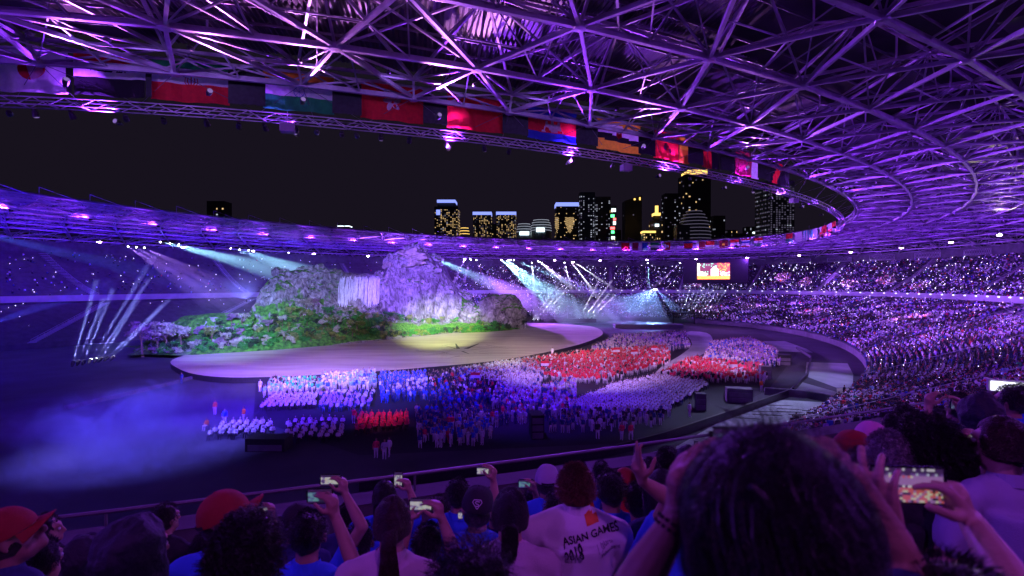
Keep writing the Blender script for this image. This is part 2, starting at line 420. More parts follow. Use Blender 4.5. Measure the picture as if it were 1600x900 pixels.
# compass-like pattern projected on the stage floor, put in as dark strokes
mb = MB(); c0 = G(722, 547, ZS)
def stroke(u1, v1, u2, v2, w_):
    a, b = G(u1, v1, ZS + .006), G(u2, v2, ZS + .006); d = (b - a).normalized(); n_ = Vector((-d.y, d.x, 0)) * w_ / 3.6
    mb.face([a - n_, b - n_ * .3, b + n_ * .3, a + n_])
for s in [(760, 539, 795, 545, .5), (700, 551, 655, 557, .5), (716, 545, 712, 537, 1.6), (728, 545, 748, 537, 2.2), (722, 549, 733, 553, 1.2), (735, 547, 800, 540, .6), (712, 545, 695, 540, .8), (708, 547, 688, 546, .6), (690, 556, 740, 558, .4), (700, 543, 676, 545, .35), (740, 551, 770, 554, .4), (650, 548, 685, 553, .35), (745, 543, 775, 540, .4), (748, 549, 790, 552, .3), (718, 556, 700, 560, .5), (690, 540, 730, 534, .3), (730, 534, 780, 536, .3), (690, 550, 720, 558, .3)]: stroke(*s)
mb.build('floor_projection', M['tarp_dark'], stage)
# ---------------------------------------------------------------- rock mountain (one height field with its own depth)
ytop = [(200, 553), (210, 548), (225, 540), (245, 522), (265, 506), (290, 495), (340, 489), (395, 487), (400, 470), (412, 450), (425, 436), (440, 427), (480, 420), (520, 426), (560, 428), (598, 428), (603, 418), (606, 408), (618, 400), (626, 394), (640, 391), (655, 393), (670, 399), (682, 409), (694, 424), (706, 440), (720, 457), (735, 471), (745, 476), (752, 465), (770, 460), (798, 461), (813, 470), (819, 486), (823, 510), (830, 516)]
ycliff = [(200, 553), (260, 540), (300, 522), (395, 508), (430, 492), (480, 486), (520, 482), (545, 480), (590, 482), (605, 492), (650, 503), (700, 503), (730, 499), (750, 502), (790, 508), (830, 516)]
ybase = [(200, 555), (225, 553), (300, 555), (430, 547), (500, 541), (560, 536), (640, 527), (700, 521), (760, 519), (800, 516), (830, 516)]
def ip(tab, u): return float(np.interp(u, [a for a, _ in tab], [b for _, b in tab]))
US = np.arange(198, 833, 2.0); NT_ = 64
def mtn(u, t, rough=True):
    d0 = F * (EYE - 1.0) / (ip(ybase, u) - HV); dep = 40 if u > 395 else 24
    if u > 745: dep = 26
    d = d0 + t * dep
    tc_, tr = .38, .62
    zc = EYE - (ip(ycliff, u) - HV) / F * (d0 + tc_ * dep); zr = EYE - (ip(ytop, u) - HV) / F * (d0 + tr * dep)
    if t < tc_:
        s = t / tc_; z = .9 + (zc - .9) * (s ** .8)
    elif t < tr:
        s = (t - tc_) / (tr - tc_); z = zc + (zr - zc) * min(1, (1 - (1 - s) ** 2.6))
    else:
        s = (t - tr) / (1 - tr); z = zr * (1 - s ** 2.0) + .2 * s
    p = Vector(((u - CU) / F * d, d, z))
    if rough:
        q = p * .09; a = noise.fractal(q, 1.0, 2.1, 6) ; b = noise.noise(p * .55)
        amp = 1.5 * min(1, t * 8) * min(1, max(0, (z - .9) / 5)) * (1 if t < tr else 1)
        rg = 1 - 2 * abs(noise.fractal(Vector((p.x * .16, p.y * .05, p.z * .11)) + Vector((5, 2, 9)), 1, 2.1, 4)); p.y += (a * 1.8 + abs(b) * .9 + rg * 1.7 - 1.2) * min(1, t * 5) * (1.5 if tc_ < t < tr else .6)
        p.z += a * amp * .55 + b * .35 * min(1, t * 6) * min(1, max(0, z / 4))
        if t > tc_ * .2 and t < tc_: p.z += .5 * noise.noise(p * .3)
    return p
V = []; 
for u in US:
    for j in range(NT_ + 1): V.append(tuple(mtn(u, j / NT_)))
nj = NT_ + 1; Fq = [(i * nj + j, (i + 1) * nj + j, (i + 1) * nj + j + 1, i * nj + j + 1) for i in range(len(US) - 1) for j in range(NT_)]
def rock_mat():
    m = bpy.data.materials.new('rock_and_moss'); m.use_nodes = True; nt = m.node_tree; N, L = nt.nodes, nt.links; b = N['Principled BSDF']; b.inputs['Roughness'].default_value = .9
    tc = N.new('ShaderNodeTexCoord'); geo = N.new('ShaderNodeNewGeometry')
    def noi(s, d=8, dist=0.0, vec=None):
        n = N.new('ShaderNodeTexNoise'); n.inputs['Scale'].default_value = s; n.inputs['Detail'].default_value = d; n.inputs['Distortion'].default_value = dist
        L.new(vec or tc.outputs['Object'], n.inputs['Vector']); return n.outputs['Fac']
    mp = N.new('ShaderNodeMapping'); mp.inputs['Scale'].default_value = (1, 1, .35); L.new(tc.outputs['Object'], mp.inputs[0])
    r1 = N.new('ShaderNodeValToRGB'); e = r1.color_ramp.elements; e[0].position = .35; e[0].color = (.025, .024, .024, 1); e[1].position = .70; e[1].color = (.50, .48, .48, 1)
    x = N.new('ShaderNodeMix'); x.data_type = 'FLOAT'; x.inputs[0].default_value = .55; L.new(noi(1.5, 9, .8, mp.outputs[0]), x.inputs[2]); L.new(noi(.35, 6, 1.2), x.inputs[3]); L.new(x.outputs[0], r1.inputs[0])
    r2 = N.new('ShaderNodeValToRGB'); e = r2.color_ramp.elements; e[0].color = (.01, .05, .012, 1); e[1].color = (.10, .36, .035, 1); e[0].position = .3; e[1].position = .7; L.new(noi(1.1, 6), r2.inputs[0])  # moss green, saturated to carry the green light projected on the set
    sx = N.new('ShaderNodeSeparateXYZ'); L.new(geo.outputs['Normal'], sx.inputs[0])
    a = N.new('ShaderNodeMath'); a.operation = 'MULTIPLY_ADD'; a.inputs[1].default_value = .55; L.new(sx.outputs['Z'], a.inputs[0])
    at = N.new('ShaderNodeAttribute'); at.attribute_name = 'moss'; a2 = N.new('ShaderNodeMath'); a2.operation = 'ADD'; L.new(noi(.13, 4, .5), a2.inputs[0]); L.new(at.outputs['Fac'], a2.inputs[1])
    L.new(a2.outputs[0], a.inputs[2])
    r3 = N.new('ShaderNodeValToRGB'); r3.color_ramp.elements[0].position = .80; r3.color_ramp.elements[1].position = .92; L.new(a.outputs[0], r3.inputs[0])
    mx = N.new('ShaderNodeMix'); mx.data_type = 'RGBA'; L.new(r3.outputs[0], mx.inputs[0]); L.new(r1.outputs[0], mx.inputs[6]); L.new(r2.outputs[0], mx.inputs[7]); L.new(mx.outputs[2], b.inputs['Base Color'])
    bp = N.new('ShaderNodeBump'); bp.inputs['Strength'].default_value = 1; bp.inputs['Distance'].default_value = 1.3; L.new(x.outputs[0], bp.inputs['Height']); L.new(bp.outputs[0], b.inputs['Normal'])
    return m
M['rock'] = rock_mat()
me = np_mesh('stage_mountain', V, Fq, M['rock'], smooth=True)
at = me.attributes.new('moss', 'FLOAT', 'POINT'); vals = []
for u in US:
    for j in range(nj):
        t = j / NT_
        if u < 400: a = .26 if t > .15 else .12
        elif u < 520: a = .34 if t > .56 else (.16 if t < .42 else -.05)
        elif u < 600: a = .24 if .0 < t < .28 else -.5
        elif u < 722: a = .42 if .05 < t < .26 else -.55
        elif u < 752: a = .2
        else: a = .3 if t > .56 or t < .18 else -.4
        vals.append(a)
vals = [x_ + .22 * noise.noise(Vector(V[i_]) * .16) for i_, x_ in enumerate(vals)]
at.data.foreach_set('value', vals)
mtnroot = empty('stage_mountain', (0, 0, 0), 0, 'artificial rock mountain with mossy slopes and a waterfall behind the stage', 'mountain')
link('rock_face', me, mtnroot)
# bare pale crag on the summit
def boulder(c, r, sq, seed, name, m, parent, sub=4, amp=.35):
    bm = bmesh.new(); bmesh.ops.create_icosphere(bm, subdivisions=sub, radius=1)
    off = Vector((seed * 7.3, seed * 3.1, 0))
    for v in bm.verts:
        n_ = noise.fractal(v.co * 1.3 + off, 1, 2, 5); v.co *= 1 + amp * n_ ; v.co = Vector((v.co.x * r[0], v.co.y * r[1], v.co.z * r[2]))
    me = bpy.data.meshes.new(name); bm.to_mesh(me); bm.free(); me.materials.append(m)
    return link(name, me, parent, c)
M['crag'] = mat('pale_crag', (.30, .28, .22), .9, .5, .6, .8)
boulder(P(636, 404, 172), (5.6, 4, 2.6), 1, 3, 'summit_crag', M['crag'], mtnroot, 4, .6)
boulder(P(612, 415, 170), (2.4, 3, 2.4), 1, 5, 'summit_crag', M['crag'], mtnroot, 4, .6)
boulder(P(792, 488, 186), (7.5, 5, 6.0), 1, 8, 'end_boulder', M['rock'], mtnroot, 5, .3)
boulder(P(735, 492, 178), (4.2, 3, 3.4), 1, 9, 'end_boulder', M['rock'], mtnroot, 4, .5)
rk = random.Random(17)
for i in range(64):
    u = rk.uniform(405, 525) if rk.random() < .45 else rk.uniform(598, 740); t = rk.uniform(.34, .64); r0 = rk.uniform(.7, 2.0); p_ = mtn(u, t); boulder(p_ + Vector((0, .3, -.2)), (r0 * rk.uniform(1, 1.6), r0 * .8, r0 * rk.uniform(.7, 1.3)), 1, i + 20, 'rock_outcrop', M['rock'], mtnroot, 3, .75)
for i in range(26):
    u = rk.choice([rk.uniform(518, 532), rk.uniform(588, 602), rk.uniform(525, 598)]); t = rk.uniform(.30, .33) if 530 < u < 590 else rk.uniform(.38, .62); r0 = rk.uniform(.5, 1.2); boulder(mtn(u, t) + Vector((0, -.4, 0)), (r0 * 1.2, r0, r0), 1, i + 90, 'rock_outcrop', M['rock'], mtnroot, 3, .75)
# waterfall: pale sheet of falling water in strands in front of the cliff
M['water'] = mat('falling_water', (.6, .62, .68), .35, .2, 1.2)
wf = MB(); rr = random.Random(3)
for i in range(120):
    u = 532 + 60 * i / 119 + rr.uniform(-1.6, 1.6); top = mtn(u, .60, False); bot = mtn(u, .395, False)
    zt = EYE - (431 + rr.uniform(0, 6) + 5 * abs(noise.noise(Vector((u * .21, 3, 1)))) - HV) / F * (top.y - 3); zb = EYE - (478 + rr.uniform(-7, 3) - HV) / F * (bot.y - 2.4); yy = bot.y - 1.2 + rr.uniform(-.5, .3)
    w_ = rr.choice([.02, .03, .04, .06, .09]) * rr.uniform(.7, 1.3); pts = []
    for s in range(7):
        f = s / 6; z = zt + (zb - zt) * f; y = yy + (1.6 * (1 - f) ** 2) + .12 * math.sin(i * 1.7 + s); x = (u - CU) / F * bot.y + .1 * math.sin(i * 2.3 + s * 1.3)
        pts.append((x, y, z))
    for a, b in zip(pts, pts[1:]): wf.hexa([(a[0] - w_, a[1] - .05, a[2]), (a[0] + w_, a[1] - .05, a[2]), (a[0] + w_, a[1] + .05, a[2]), (a[0] - w_, a[1] + .05, a[2]), (b[0] - w_, b[1] - .05, b[2]), (b[0] + w_, b[1] - .05, b[2]), (b[0] + w_, b[1] + .05, b[2]), (b[0] - w_, b[1] + .05, b[2])])
tag(wf.build('waterfall', M['water'], mtnroot), kind='stuff')
# ---------------------------------------------------------------- plants on the mountain
LEAF = [mat('leaf_green', (.03, .22, .03), .6, .5, .8), mat('leaf_yellow_green', (.16, .22, .04), .6, .5, .8), mat('leaf_pale', (.32, .32, .24), .6, .4, .8), mat('leaf_mauve', (.20, .12, .18), .6, .4, .8), mat('leaf_dark', (.02, .05, .02), .6, .5, .8)]
M['bark'] = mat('bark', (.14, .10, .07), .9, .3, 2)
def leaf_cloud(n, rx, ry, rz, ls, rs, cz, clumps=7):
    mb = MB(); cs = [(rs.uniform(-.7, .7) * rx, rs.uniform(-.7, .7) * ry, cz + rs.uniform(-.6, .7) * rz, rs.uniform(.3, .55)) for _ in range(clumps)]
    for i in range(n):
        c = rs.choice(cs); v = Vector((rs.gauss(0, 1), rs.gauss(0, 1), rs.gauss(0, 1))).normalized() * (rs.random() ** .4)
        p = Vector((c[0] + v.x * rx * c[3], c[1] + v.y * ry * c[3], max(.02, c[2] + v.z * rz * c[3])))
        a = Vector((rs.uniform(-1, 1), rs.uniform(-1, 1), rs.uniform(-.4, 1))).normalized(); b_ = a.cross(Vector((rs.uniform(-1, 1), rs.uniform(-1, 1), rs.uniform(-1, 1)))).normalized()
        l = ls * rs.uniform(.6, 1.3); mb.face([p - b_ * l * .28, p + a * l * .5, p + b_ * l * .28, p - a * l * .5])
    return mb
rs = random.Random(21); SHR = []; TRE = []; PLM = []
for i in range(4):
    SHR.append((leaf_cloud(260, 1.0, 1.0, .8, .42, rs, .7), i))
for i in range(3): TRE.append(leaf_cloud(520, 2.3, 2.3, 1.6, .5, rs, 4.2, 10))
def palm_mb(rs):
    mb = MB()
    for i in range(13):
        a = 6.283 * i / 13 + rs.uniform(-.2, .2); el = rs.uniform(.2, 1.2); L_ = rs.uniform(1.3, 2.1); prev = Vector((0, 0, 1.2)); d = Vector((math.cos(a) * math.cos(el), math.sin(a) * math.cos(el), math.sin(el))); sd = Vector((-math.sin(a), math.cos(a), 0))
        for s in range(5):
            q = prev + d * L_ / 5; w0 = .26 * math.sin(math.pi * (s + .4) / 5.6); w1 = .26 * math.sin(math.pi * (s + 1.4) / 5.6)
            mb.face([prev - sd * w0, q - sd * w1, q + sd * w1, prev + sd * w0]); prev = q; d = (d + Vector((0, 0, -.32))).normalized()
    return mb
for i in range(2): PLM.append(palm_mb(rs))
shr_me = [[mb.mesh('shrub_leaves', LEAF[c]) for c in range(5)] for mb, _ in SHR]; tre_me = [[mb.mesh('crown', LEAF[c]) for c in range(5)] for mb in TRE]; plm_me = [[mb.mesh('fronds', LEAF[c]) for c in range(5)] for mb in PLM]
tk = MB(); tk.tube((0, 0, -.5), (.15, 0, 2.0), .2, .13, 7); tk.tube((.15, 0, 2.0), (-.5, .2, 4.0), .12, .05, 5); tk.tube((.15, 0, 2.0), (.8, -.3, 4.1), .11, .05, 5); tk.tube((.15, 0, 2), (.1, .7, 4.4), .1, .04, 5); trunk_me = tk.mesh('trunk', M['bark'])
ps = MB(); ps.tube((0, 0, -.4), (0, 0, 1.25), .12, .09, 6); pstem_me = ps.mesh('stem', M['bark'])
cn = ['green', 'yellow green', 'pale straw coloured', 'mauve tinted', 'very dark green']
def where(u, t):
    h = 'at the stage edge' if t < .07 else ('low on the slope' if t < .2 else ('halfway up the slope' if t < .36 else 'near the ridge'))
    s = 'of the left end' if u < 300 else 'of the left flank' if u < 400 else 'below the mossy hill' if u < 520 else 'below the waterfall' if u < 605 else 'below the high rock' if u < 720 else 'by the end boulder'
    return h + ' ' + s
def plant(kind, u, t, s, c):
    p = mtn(u, t); g = 'shrubs on the mountain' if kind == 'shrub' else 'trees on the mountain' if kind == 'tree' else 'palms on the mountain'
    if kind == 'shrub': o = link('shrub', rs.choice(shr_me)[c], None, p, rs.uniform(0, 6)); o.scale = (s * 1.15, s, s * rs.uniform(.8, 1.1)); tag(o, '%s shrub %s' % (cn[c], where(u, t)), 'shrub', g)
    elif kind == 'tree':
        o = empty('tree', p, rs.uniform(0, 6), '%s tree with forked trunk %s' % (cn[c], where(u, t)), 'tree', g); o.scale = (s, s, s); link('crown', rs.choice(tre_me)[c], o); link('trunk', trunk_me, o)
    else:
        o = empty('palm', p, rs.uniform(0, 6), '%s palm with arching fronds %s' % (cn[c], where(u, t)), 'palm', g); o.scale = (s, s, s); link('fronds', rs.choice(plm_me)[c], o); link('stem', pstem_me, o)
for i in range(285):
    u = rs.uniform(228, 800); t = rs.choice([rs.uniform(.015, .1), rs.uniform(.01, .36), rs.uniform(.05, .3)])
    if 598 < u < 745 and t > .05: t = rs.uniform(.01, .04) if rs.random() < .7 else rs.uniform(.3, .37)
    if 520 < u < 600 and t > .3: t = rs.uniform(.25, .33)
    pal = [4, 4, 0, 0, 3, 2] if u < 400 else [0, 0, 1, 1, 4, 2, 0] if u < 600 else [0, 0, 1, 4]
    plant('shrub', u, t, rs.uniform(.7, 1.35), rs.choice(pal))
for u, t, s, c in [(222, .05, 1.4, 3), (262, .10, 1.35, 2), (246, .1, 1.1, 3), (283, .1, 1.1, 2), (345, .3, .55, 4), (380, .35, .7, 2), (372, .4, .6, 3), (440, .2, .6, 2), (478, .33, .9, 2), (490, .35, .7, 3), (455, .3, .6, 1), (515, .22, .7, 0), (610, .12, .55, 1), (575, .15, .6, 2), (640, .27, .5, 1), (690, .28, .5, 1), (765, .5, .5, 4), (790, .45, .5, 3), (818, .2, .6, 4), (328, .14, .7, 1), (350, .1, .6, 2), (505, .12, .6, 2), (545, .1, .5, 1), (420, .18, .6, 3)]: plant('tree', u, t, s, c)
for i in range(46):
    u = rs.uniform(430, 620); plant('palm', u, rs.uniform(.03, .33), rs.uniform(.7, 1.2), rs.choice([0, 1, 1, 2]))
# grass on the lit slope below the high rock
gr = []; gf = []
gv = []
for i in range(9000):
    u = rs.uniform(560, 800); t = rs.uniform(.05, .3); p = mtn(u, t, True); a = rs.uniform(0, 6.28); h = rs.uniform(.15, .45); k = len(gv)
    gv += [(p.x - .06 * math.cos(a), p.y - .06 * math.sin(a), p.z - .05), (p.x + .06 * math.cos(a), p.y + .06 * math.sin(a), p.z - .05), (p.x + rs.uniform(-.1, .1), p.y + rs.uniform(-.1, .1), p.z + h)]; gf.append((k, k + 1, k + 2))
M['grass'] = mat('grass_blades', (.13, .36, .03), .7, .4, .5)  # grass green that also holds the projected green light in its colour
tag(link('grass', np_mesh('grass', gv, gf, M['grass'])), 'bright green grass growing on the slope below the high rock', 'grass', kind='stuff')
# ---------------------------------------------------------------- lamps on the catwalk aimed at stage and mountain
def zone(u, tu, tv, td, col, pw, ang, lab):
    # the lamp hangs on the catwalk at the photo column u of the near arc
    best = None
    for t in np.linspace(0, 2 * math.pi, 1441):
        q = RP(A0 - 4.4, B0 - 4.4, t, 32.5)
        if q.y > 8 and abs(CU + F * q.x / q.y - u) < 6 and (best is None or q.y < best.y): best = q
    to = P(tu, tv, td); r = (to - best).length
    stage_spot(best, to, col, pw * r * r * 12.57, ang, 'black spotlight on the catwalk ' + lab, grp='spotlights on the catwalk', size=1.0, lensm='lens_dim', blend=1.0)
zone(560, 660, 440, 168, (.20, .08, 1), 10.0, 25, 'washing the high rock blue violet')
zone(600, 690, 470, 172, (.42, .2, 1), 2.0, 26, 'washing the high rock pink')
zone(500, 450, 460, 140, (.26, .30, 1), 4.0, 28, 'washing the mossy hill pale blue')
zone(540, 562, 464, 150, (.5, .42, 1), 2.0, 10, 'lighting the waterfall')
zone(470, 480, 510, 130, (.60, .85, .78), 5.5, 34, 'lighting the plants below the hill')
zone(640, 690, 517, 155, (.8, 1, .3), 9.0, 18, 'lighting the grass slope yellow green')
zone(700, 795, 480, 185, (.42, .3, 1), 5.0, 17, 'washing the end boulder violet')
zone(200, 290, 520, 122, (.14, .06, 1), 5.0, 26, 'washing the left flank deep blue')
zone(260, 370, 520, 128, (.3, .5, .95), 4.5, 24, 'lighting the shrubs of the left flank')
zone(800, 745, 546, 127, (.9, .95, .6), 1.3, 38, 'washing the middle of the stage pale yellow')
zone(420, 560, 560, 115, (.95, .66, .66), 1.2, 62, 'washing the left half of the stage pink')
zone(380, 380, 568, 105, (.75, .45, .8), 1.1, 58, 'washing the left tip of the stage mauve')
zone(960, 860, 525, 155, (.9, .55, .75), 1.1, 48, 'washing the far end of the stage pink')
zone(900, 900, 590, 95, (.75, .42, 1), 2.5, 56, 'added to light the athletes in mid field white')  # this and the next athlete spots are added to make the figures visible
zone(1080, 1120, 575, 110, (.82, .42, 1), 2.4, 48, 'added to light the athletes at the right white')
zone(640, 560, 620, 85, (.46, .34, 1), 1.9, 56, 'added to light the athletes at the left blue white')
zone(1180, 1200, 650, 68, (.5, .52, 1), 1.5, 60, 'washing the parade path pale blue')
zone(1260, 1290, 590, 90, (.48, .45, 1), 1.3, 40, 'washing the far bend of the parade path')
# catwalk lamps turned up at the roof steel
def uplight(u, tu, tv, col, pw, ang, lab):
    best = None
    for t in np.linspace(0, 2 * math.pi, 1441):
        q = RP(A0 + 1.5, B0 + 1.5, t, 33.6)
        if q.y > 8 and abs(CU + F * q.x / q.y - u) < 6 and (best is None or q.y < best.y): best = q
    h = 36.0 - EYE; d = F * h / (HV - tv); to = Vector(((tu - CU) / F * d, d, 36.0)); 
    stage_spot(best, to, col, pw, ang, 'lamp on the catwalk ' + lab, grp='upward lamps on the catwalk', lensm='lens_dim')
uplight(480, 500, 60, (.75, .25, 1), 9000, 62, 'turned up at the steel above the fourth flag')
uplight(690, 730, 90, (.85, .3, 1), 14000, 55, 'turned up at the steel above the red flags')
uplight(330, 380, 30, (.75, .22, 1), 7000, 55, 'turned up at the steel near the third flag')
uplight(110, 120, 60, (.7, .2, 1), 7000, 60, 'turned up at the steel above the first flags')
uplight(1010, 1060, 120, (.65, .22, 1), 8000, 50, 'turned up at the steel above the yellow flag')
uplight(1170, 1230, 190, (.65, .22, 1), 9000, 50, 'turned up at the steel near the tip of the opening')
# violet wash lamps all along the catwalk, aimed out and up under the roof
for i, t in enumerate(arc_params(40, A0 - 3, B0 - 3)):
    p = RP(A0 - 5.2, B0 - 5.2, t, 32.3); q = RP(A0 + 22, B0 + 22, t, 35.5)
    stage_spot(p, q, (.27, .04, 1), 19000 if p.y < 110 else 8000, 112, 'small violet wash lamp hung on the catwalk', grp='violet wash lamps along the catwalk', lensm='lens_dim', blend=.8)
for n_, u in enumerate((50, 175, 300, 470, 615, 745, 865, 968, 1045)):  # extra lamps added under the roof to brighten the near flags
    best = None
    for t in np.linspace(0, 2 * math.pi, 1441):
        q = RP(A0 + 9, B0 + 9, t, 34.3)
        if q.y > 4 and abs(CU + F * q.x / q.y - u) < 9 and (best is None or q.y < best.y): best = (q); tb = t
    if best is not None: stage_spot(best, RP(A0 - 2.2, B0 - 2.2, tb, 35.4), (.40, .20, 1), 800, 52, 'small added lamp under the roof brightening the %s flag from the left' % ordn(n_), grp='added lamps brightening the near flags', lensm='lens_dim', size=.7, blend=1.0)
zone(330, 480, 640, 82, (.07, .008, 1), 7.0, 72, 'washing the left of the field floor blue')
zone(760, 820, 640, 75, (.10, .015, 1), 3.2, 72, 'washing the middle of the field floor blue')
zone(600, 598, 664, 62, (1, .22, .6), 1.6, 15, 'added to light the crimson choir pink')  # extra spot added to brighten the choir
# ---------------------------------------------------------------- tarps and paths on the arena floor
def flat(name, px, z, m, sm=1): 
    mb = MB(); mb.face(gpts(smooth_px(px, sm) if sm > 1 else px, z)); return tag(mb.build(name, m), kind='structure')
flat('parade_path', [(880, 770), (860, 790), (700, 800), (800, 765), (905, 735), (985, 716), (1060, 697), (1122, 661), (1198, 624), (1291, 629), (1252, 652), (1276, 655), (1256, 668), (1200, 690), (1120, 740), (1000, 765)], .012, M['tarp'])
flat('parade_path', [(1249, 596), (1309, 613), (1300, 622), (1230, 612)], .012, M['tarp'])
flat('parade_path', [(1261, 566), (1325, 568), (1334, 585), (1333, 606), (1308, 606), (1259, 588)], .012, M['tarp'])
flat('parade_path', [(1308, 607), (1332, 607), (1320, 627), (1310, 627)], .016, mat('green_tarp', (.42, .46, .30), .8, .2, .5))
flat('parade_path', [(1193, 533), (1227, 533), (1260, 545), (1271, 551), (1215, 549)], .012, M['tarp'])
flat('parade_path', smooth_px([(1072, 519), (1104, 520), (1114, 532), (1104, 550), (1070, 566), (1040, 582), (1015, 596), (1035, 572), (1062, 556), (1082, 538)], 3), .012, M['tarp'])
flat('athlete_floor', [(395, 655), (400, 588), (860, 556), (1030, 520), (1190, 522), (1250, 548), (1200, 610), (1040, 690), (560, 712)], .004, mat('athlete_floor', (.013, .012, .020), .7, .3, .2))
def mound(px, z0, z1, m, name):
    mb = MB(); poly_prism(mb, gpts(px, 0), z0, z1); return mb.build(name, m)
# ragged dark streaks across the near path (fringe of the printed cloth)
mb = MB(); rr = random.Random(5)
for i in range(46):
    u = rr.uniform(880, 1120); v0 = 770 - (u - 860) * .27 + rr.uniform(-6, 4); a = G(u, v0 - rr.uniform(6, 20), .017); b = G(u + rr.uniform(-14, -4), v0 + rr.uniform(2, 12), .017); w_ = rr.uniform(.1, .38); mb.face([a + Vector((-w_, 0, 0)), b + Vector((-w_ * .5, 0, 0)), b + Vector((w_ * .5, 0, 0)), a + Vector((w_, 0, 0))])
for i in range(14):
    u = rr.uniform(1130, 1290); v = rr.uniform(628, 662); a = G(u, v, .017); L_ = rr.uniform(2, 6); mb.face([a, a + Vector((L_, -.6, 0)), a + Vector((L_ * .9, -.1, 0)), a + Vector((.2, .5, 0))])
tag(mb.build('path_print', M['tarp_dark']), kind='structure')
# low dark barrier between the field and the path
def barrier(px, h, wd, m, name, label, cat, gtop=None):
    mb = MB(); pts = [G(u, v, 0) for u, v in px]
    for a, b in zip(pts, pts[1:]): mb.bar(a + Vector((0, 0, h / 2)), b + Vector((0, 0, h / 2)), wd, h)
    return tag(mb.build(name, m), label, cat)
barrier([(1232, 620), (1150, 651), (1040, 690), (960, 712), (800, 738), (560, 768)], 1.0, .3, M['black'], 'barrier', 'long black barrier running along the near edge of the field', 'barrier')
barrier([(1240, 612), (1262, 588), (1268, 560), (1245, 545)], .6, .3, M['black'], 'barrier', 'black barrier curving round the right end of the field', 'barrier')
barrier([(1195, 617), (1262, 622), (1301, 630)], 1.1, .5, M['concrete_dark'], 'barrier', 'grey barrier crossing the pale parade path', 'barrier')
barrier([(102, 640), (180, 622), (270, 600), (300, 592)], .5, .6, M['concrete'], 'low_kerb', 'low pale kerb running up the dark left side of the field', 'kerb')
# loudspeaker cabinets and stage boxes
def cabinet(u, v, w_, d_, h, label, rz=0.0, m='black'):
    p = G(u, v, 0); t = empty('equipment_box', p, rz, label, 'equipment box')
    mb = MB(); mb.box((0, 0, h / 2), (w_, d_, h)); mb.build('cabinet', M[m], t)
    mb = MB()
    for i in range(max(1, int(h / .8))):
        z = .4 + i * .8
        if z < h - .2: mb.box((0, -d_ / 2 - .03, z), (w_ * .86, .06, .62))
    mb.build('front_panel', M['steel_dark'], t)
cabinet(1155, 628, 3.4, 2.0, 2.0, 'large dark box beside the path at the field corner', -.25, 'concrete_dark')
cabinet(1196, 592, 1.8, 1.6, 2.3, 'tall narrow box standing right of the red athletes', -.2, 'concrete_dark')
cabinet(1095, 640, 1.3, 1.3, 2.2, 'tall grey box at the right end of the white seated rows', -.2, 'concrete_dark')
cabinet(838, 682, 1.4, 2.4, 2.6, 'dark box standing in front of the navy athletes', .1)
cabinet(420, 702, 4.0, 2.0, 1.3, 'low dark platform left of the seated musicians', 0)
cabinet(1225, 570, 2.5, 2, 2.2, 'dark equipment box near the right end of the field', -.3)
cabinet(740, 590, 1.6, 1, .9, 'small black monitor box at the stage edge', 0)
for i, (u, v) in enumerate([(355, 591), (455, 590), (553, 585), (640, 579)]): cabinet(u, v, 1.3, .9, .9, 'small black monitor box at the stage edge, %s from the left' % ['first', 'second', 'third', 'fourth'][i])
# two tall slim masts behind the stage
for i, u in enumerate((867, 887)):
    p = P(u, 500, 226); t = empty('mast', (p.x, p.y, 0), 0, '%s tall slim white mast behind the stage' % ['left', 'right'][i], 'mast'); mb = MB(); mb.tube((0, 0, 0), (0, 0, 15), .16, .1, 6); mb.build('pole', M['fascia'], t); mb = MB(); mb.box((0, 0, .3), (1.4, 1.4, .6)); mb.build('foot', M['black'], t)
# bandstand platform behind the stage end
barrier([(850, 503), (930, 503)], 1.6, 6, M['black'], 'platform', 'low black platform behind the far end of the stage', 'platform')
barrier([(960, 512), (1065, 512)], 1.4, 4, M['steel_dark'], 'platform', 'long dark stepped platform behind the far athletes', 'platform')
# far-end bridge carrying the row of spotlights
bp = P(1085, 492, 216); br = empty('lighting_bridge', (bp.x, bp.y, 0), 0, 'dark bridge carrying a row of upward spotlights at the far end', 'bridge'); mb = MB(); mb.box((0, 0, 4.6), (20, 2.5, .5)); mb.build('bridge_deck', M['black'], br); mb = MB()
for x in (-9, 0, 9): mb.bar((x, 0, 0), (x, 0, 4.6), .5)
mb.build('bridge_legs', M['black'], br)
# ---------------------------------------------------------------- giant screen
scr = empty('giant_screen', P(1117, 424, 262), R(-24), 'large lit video screen hanging at the far end of the stadium', 'screen')
mb = MB(); mb.box((0, .6, 0), (31, 1, 12.5)); mb.build('screen_frame', M['black'], scr)
mats_ = [glow('screen_' + n, c, 2.2) for n, c in (('orange', (1, .28, .03)), ('white', (1, .93, .85)), ('pink', (.9, .35, .6)), ('dark', (.12, .02, .03)), ('red', (.8, .05, .02)), ('green', (.2, .5, .35)))]
mb = MB(); rr = random.Random(9); W_, H_ = 15.5, 8.2; nx, nz_ = 26, 14
for i in range(nx):
    for j in range(nz_):
        x0 = -8.5 + W_ * i / nx; z0 = -4 + H_ * j / nz_; f = i / nx; g_ = j / nz_
        m_ = 3
        if g_ < .18: m_ = 0
        elif abs(f - .52) < .13 and g_ < .82 - abs(f - .52) * 2: m_ = 1
        elif f < .3 and g_ < .5 - f * .6: m_ = rr.choice([1, 2, 1])
        elif f > .68 and g_ < .5: m_ = rr.choice([1, 2, 4])
        elif f > .6: m_ = rr.choice([4, 0, 3, 4])
        elif f < .06: m_ = 1
        else: m_ = rr.choice([3, 3, 3, 5, 3])
        mb.face([(x0, .05, z0), (x0 + W_ / nx, .05, z0), (x0 + W_ / nx, .05, z0 + H_ / nz_), (x0, .05, z0 + H_ / nz_)], m_)
mb.build('display', mats_, scr)
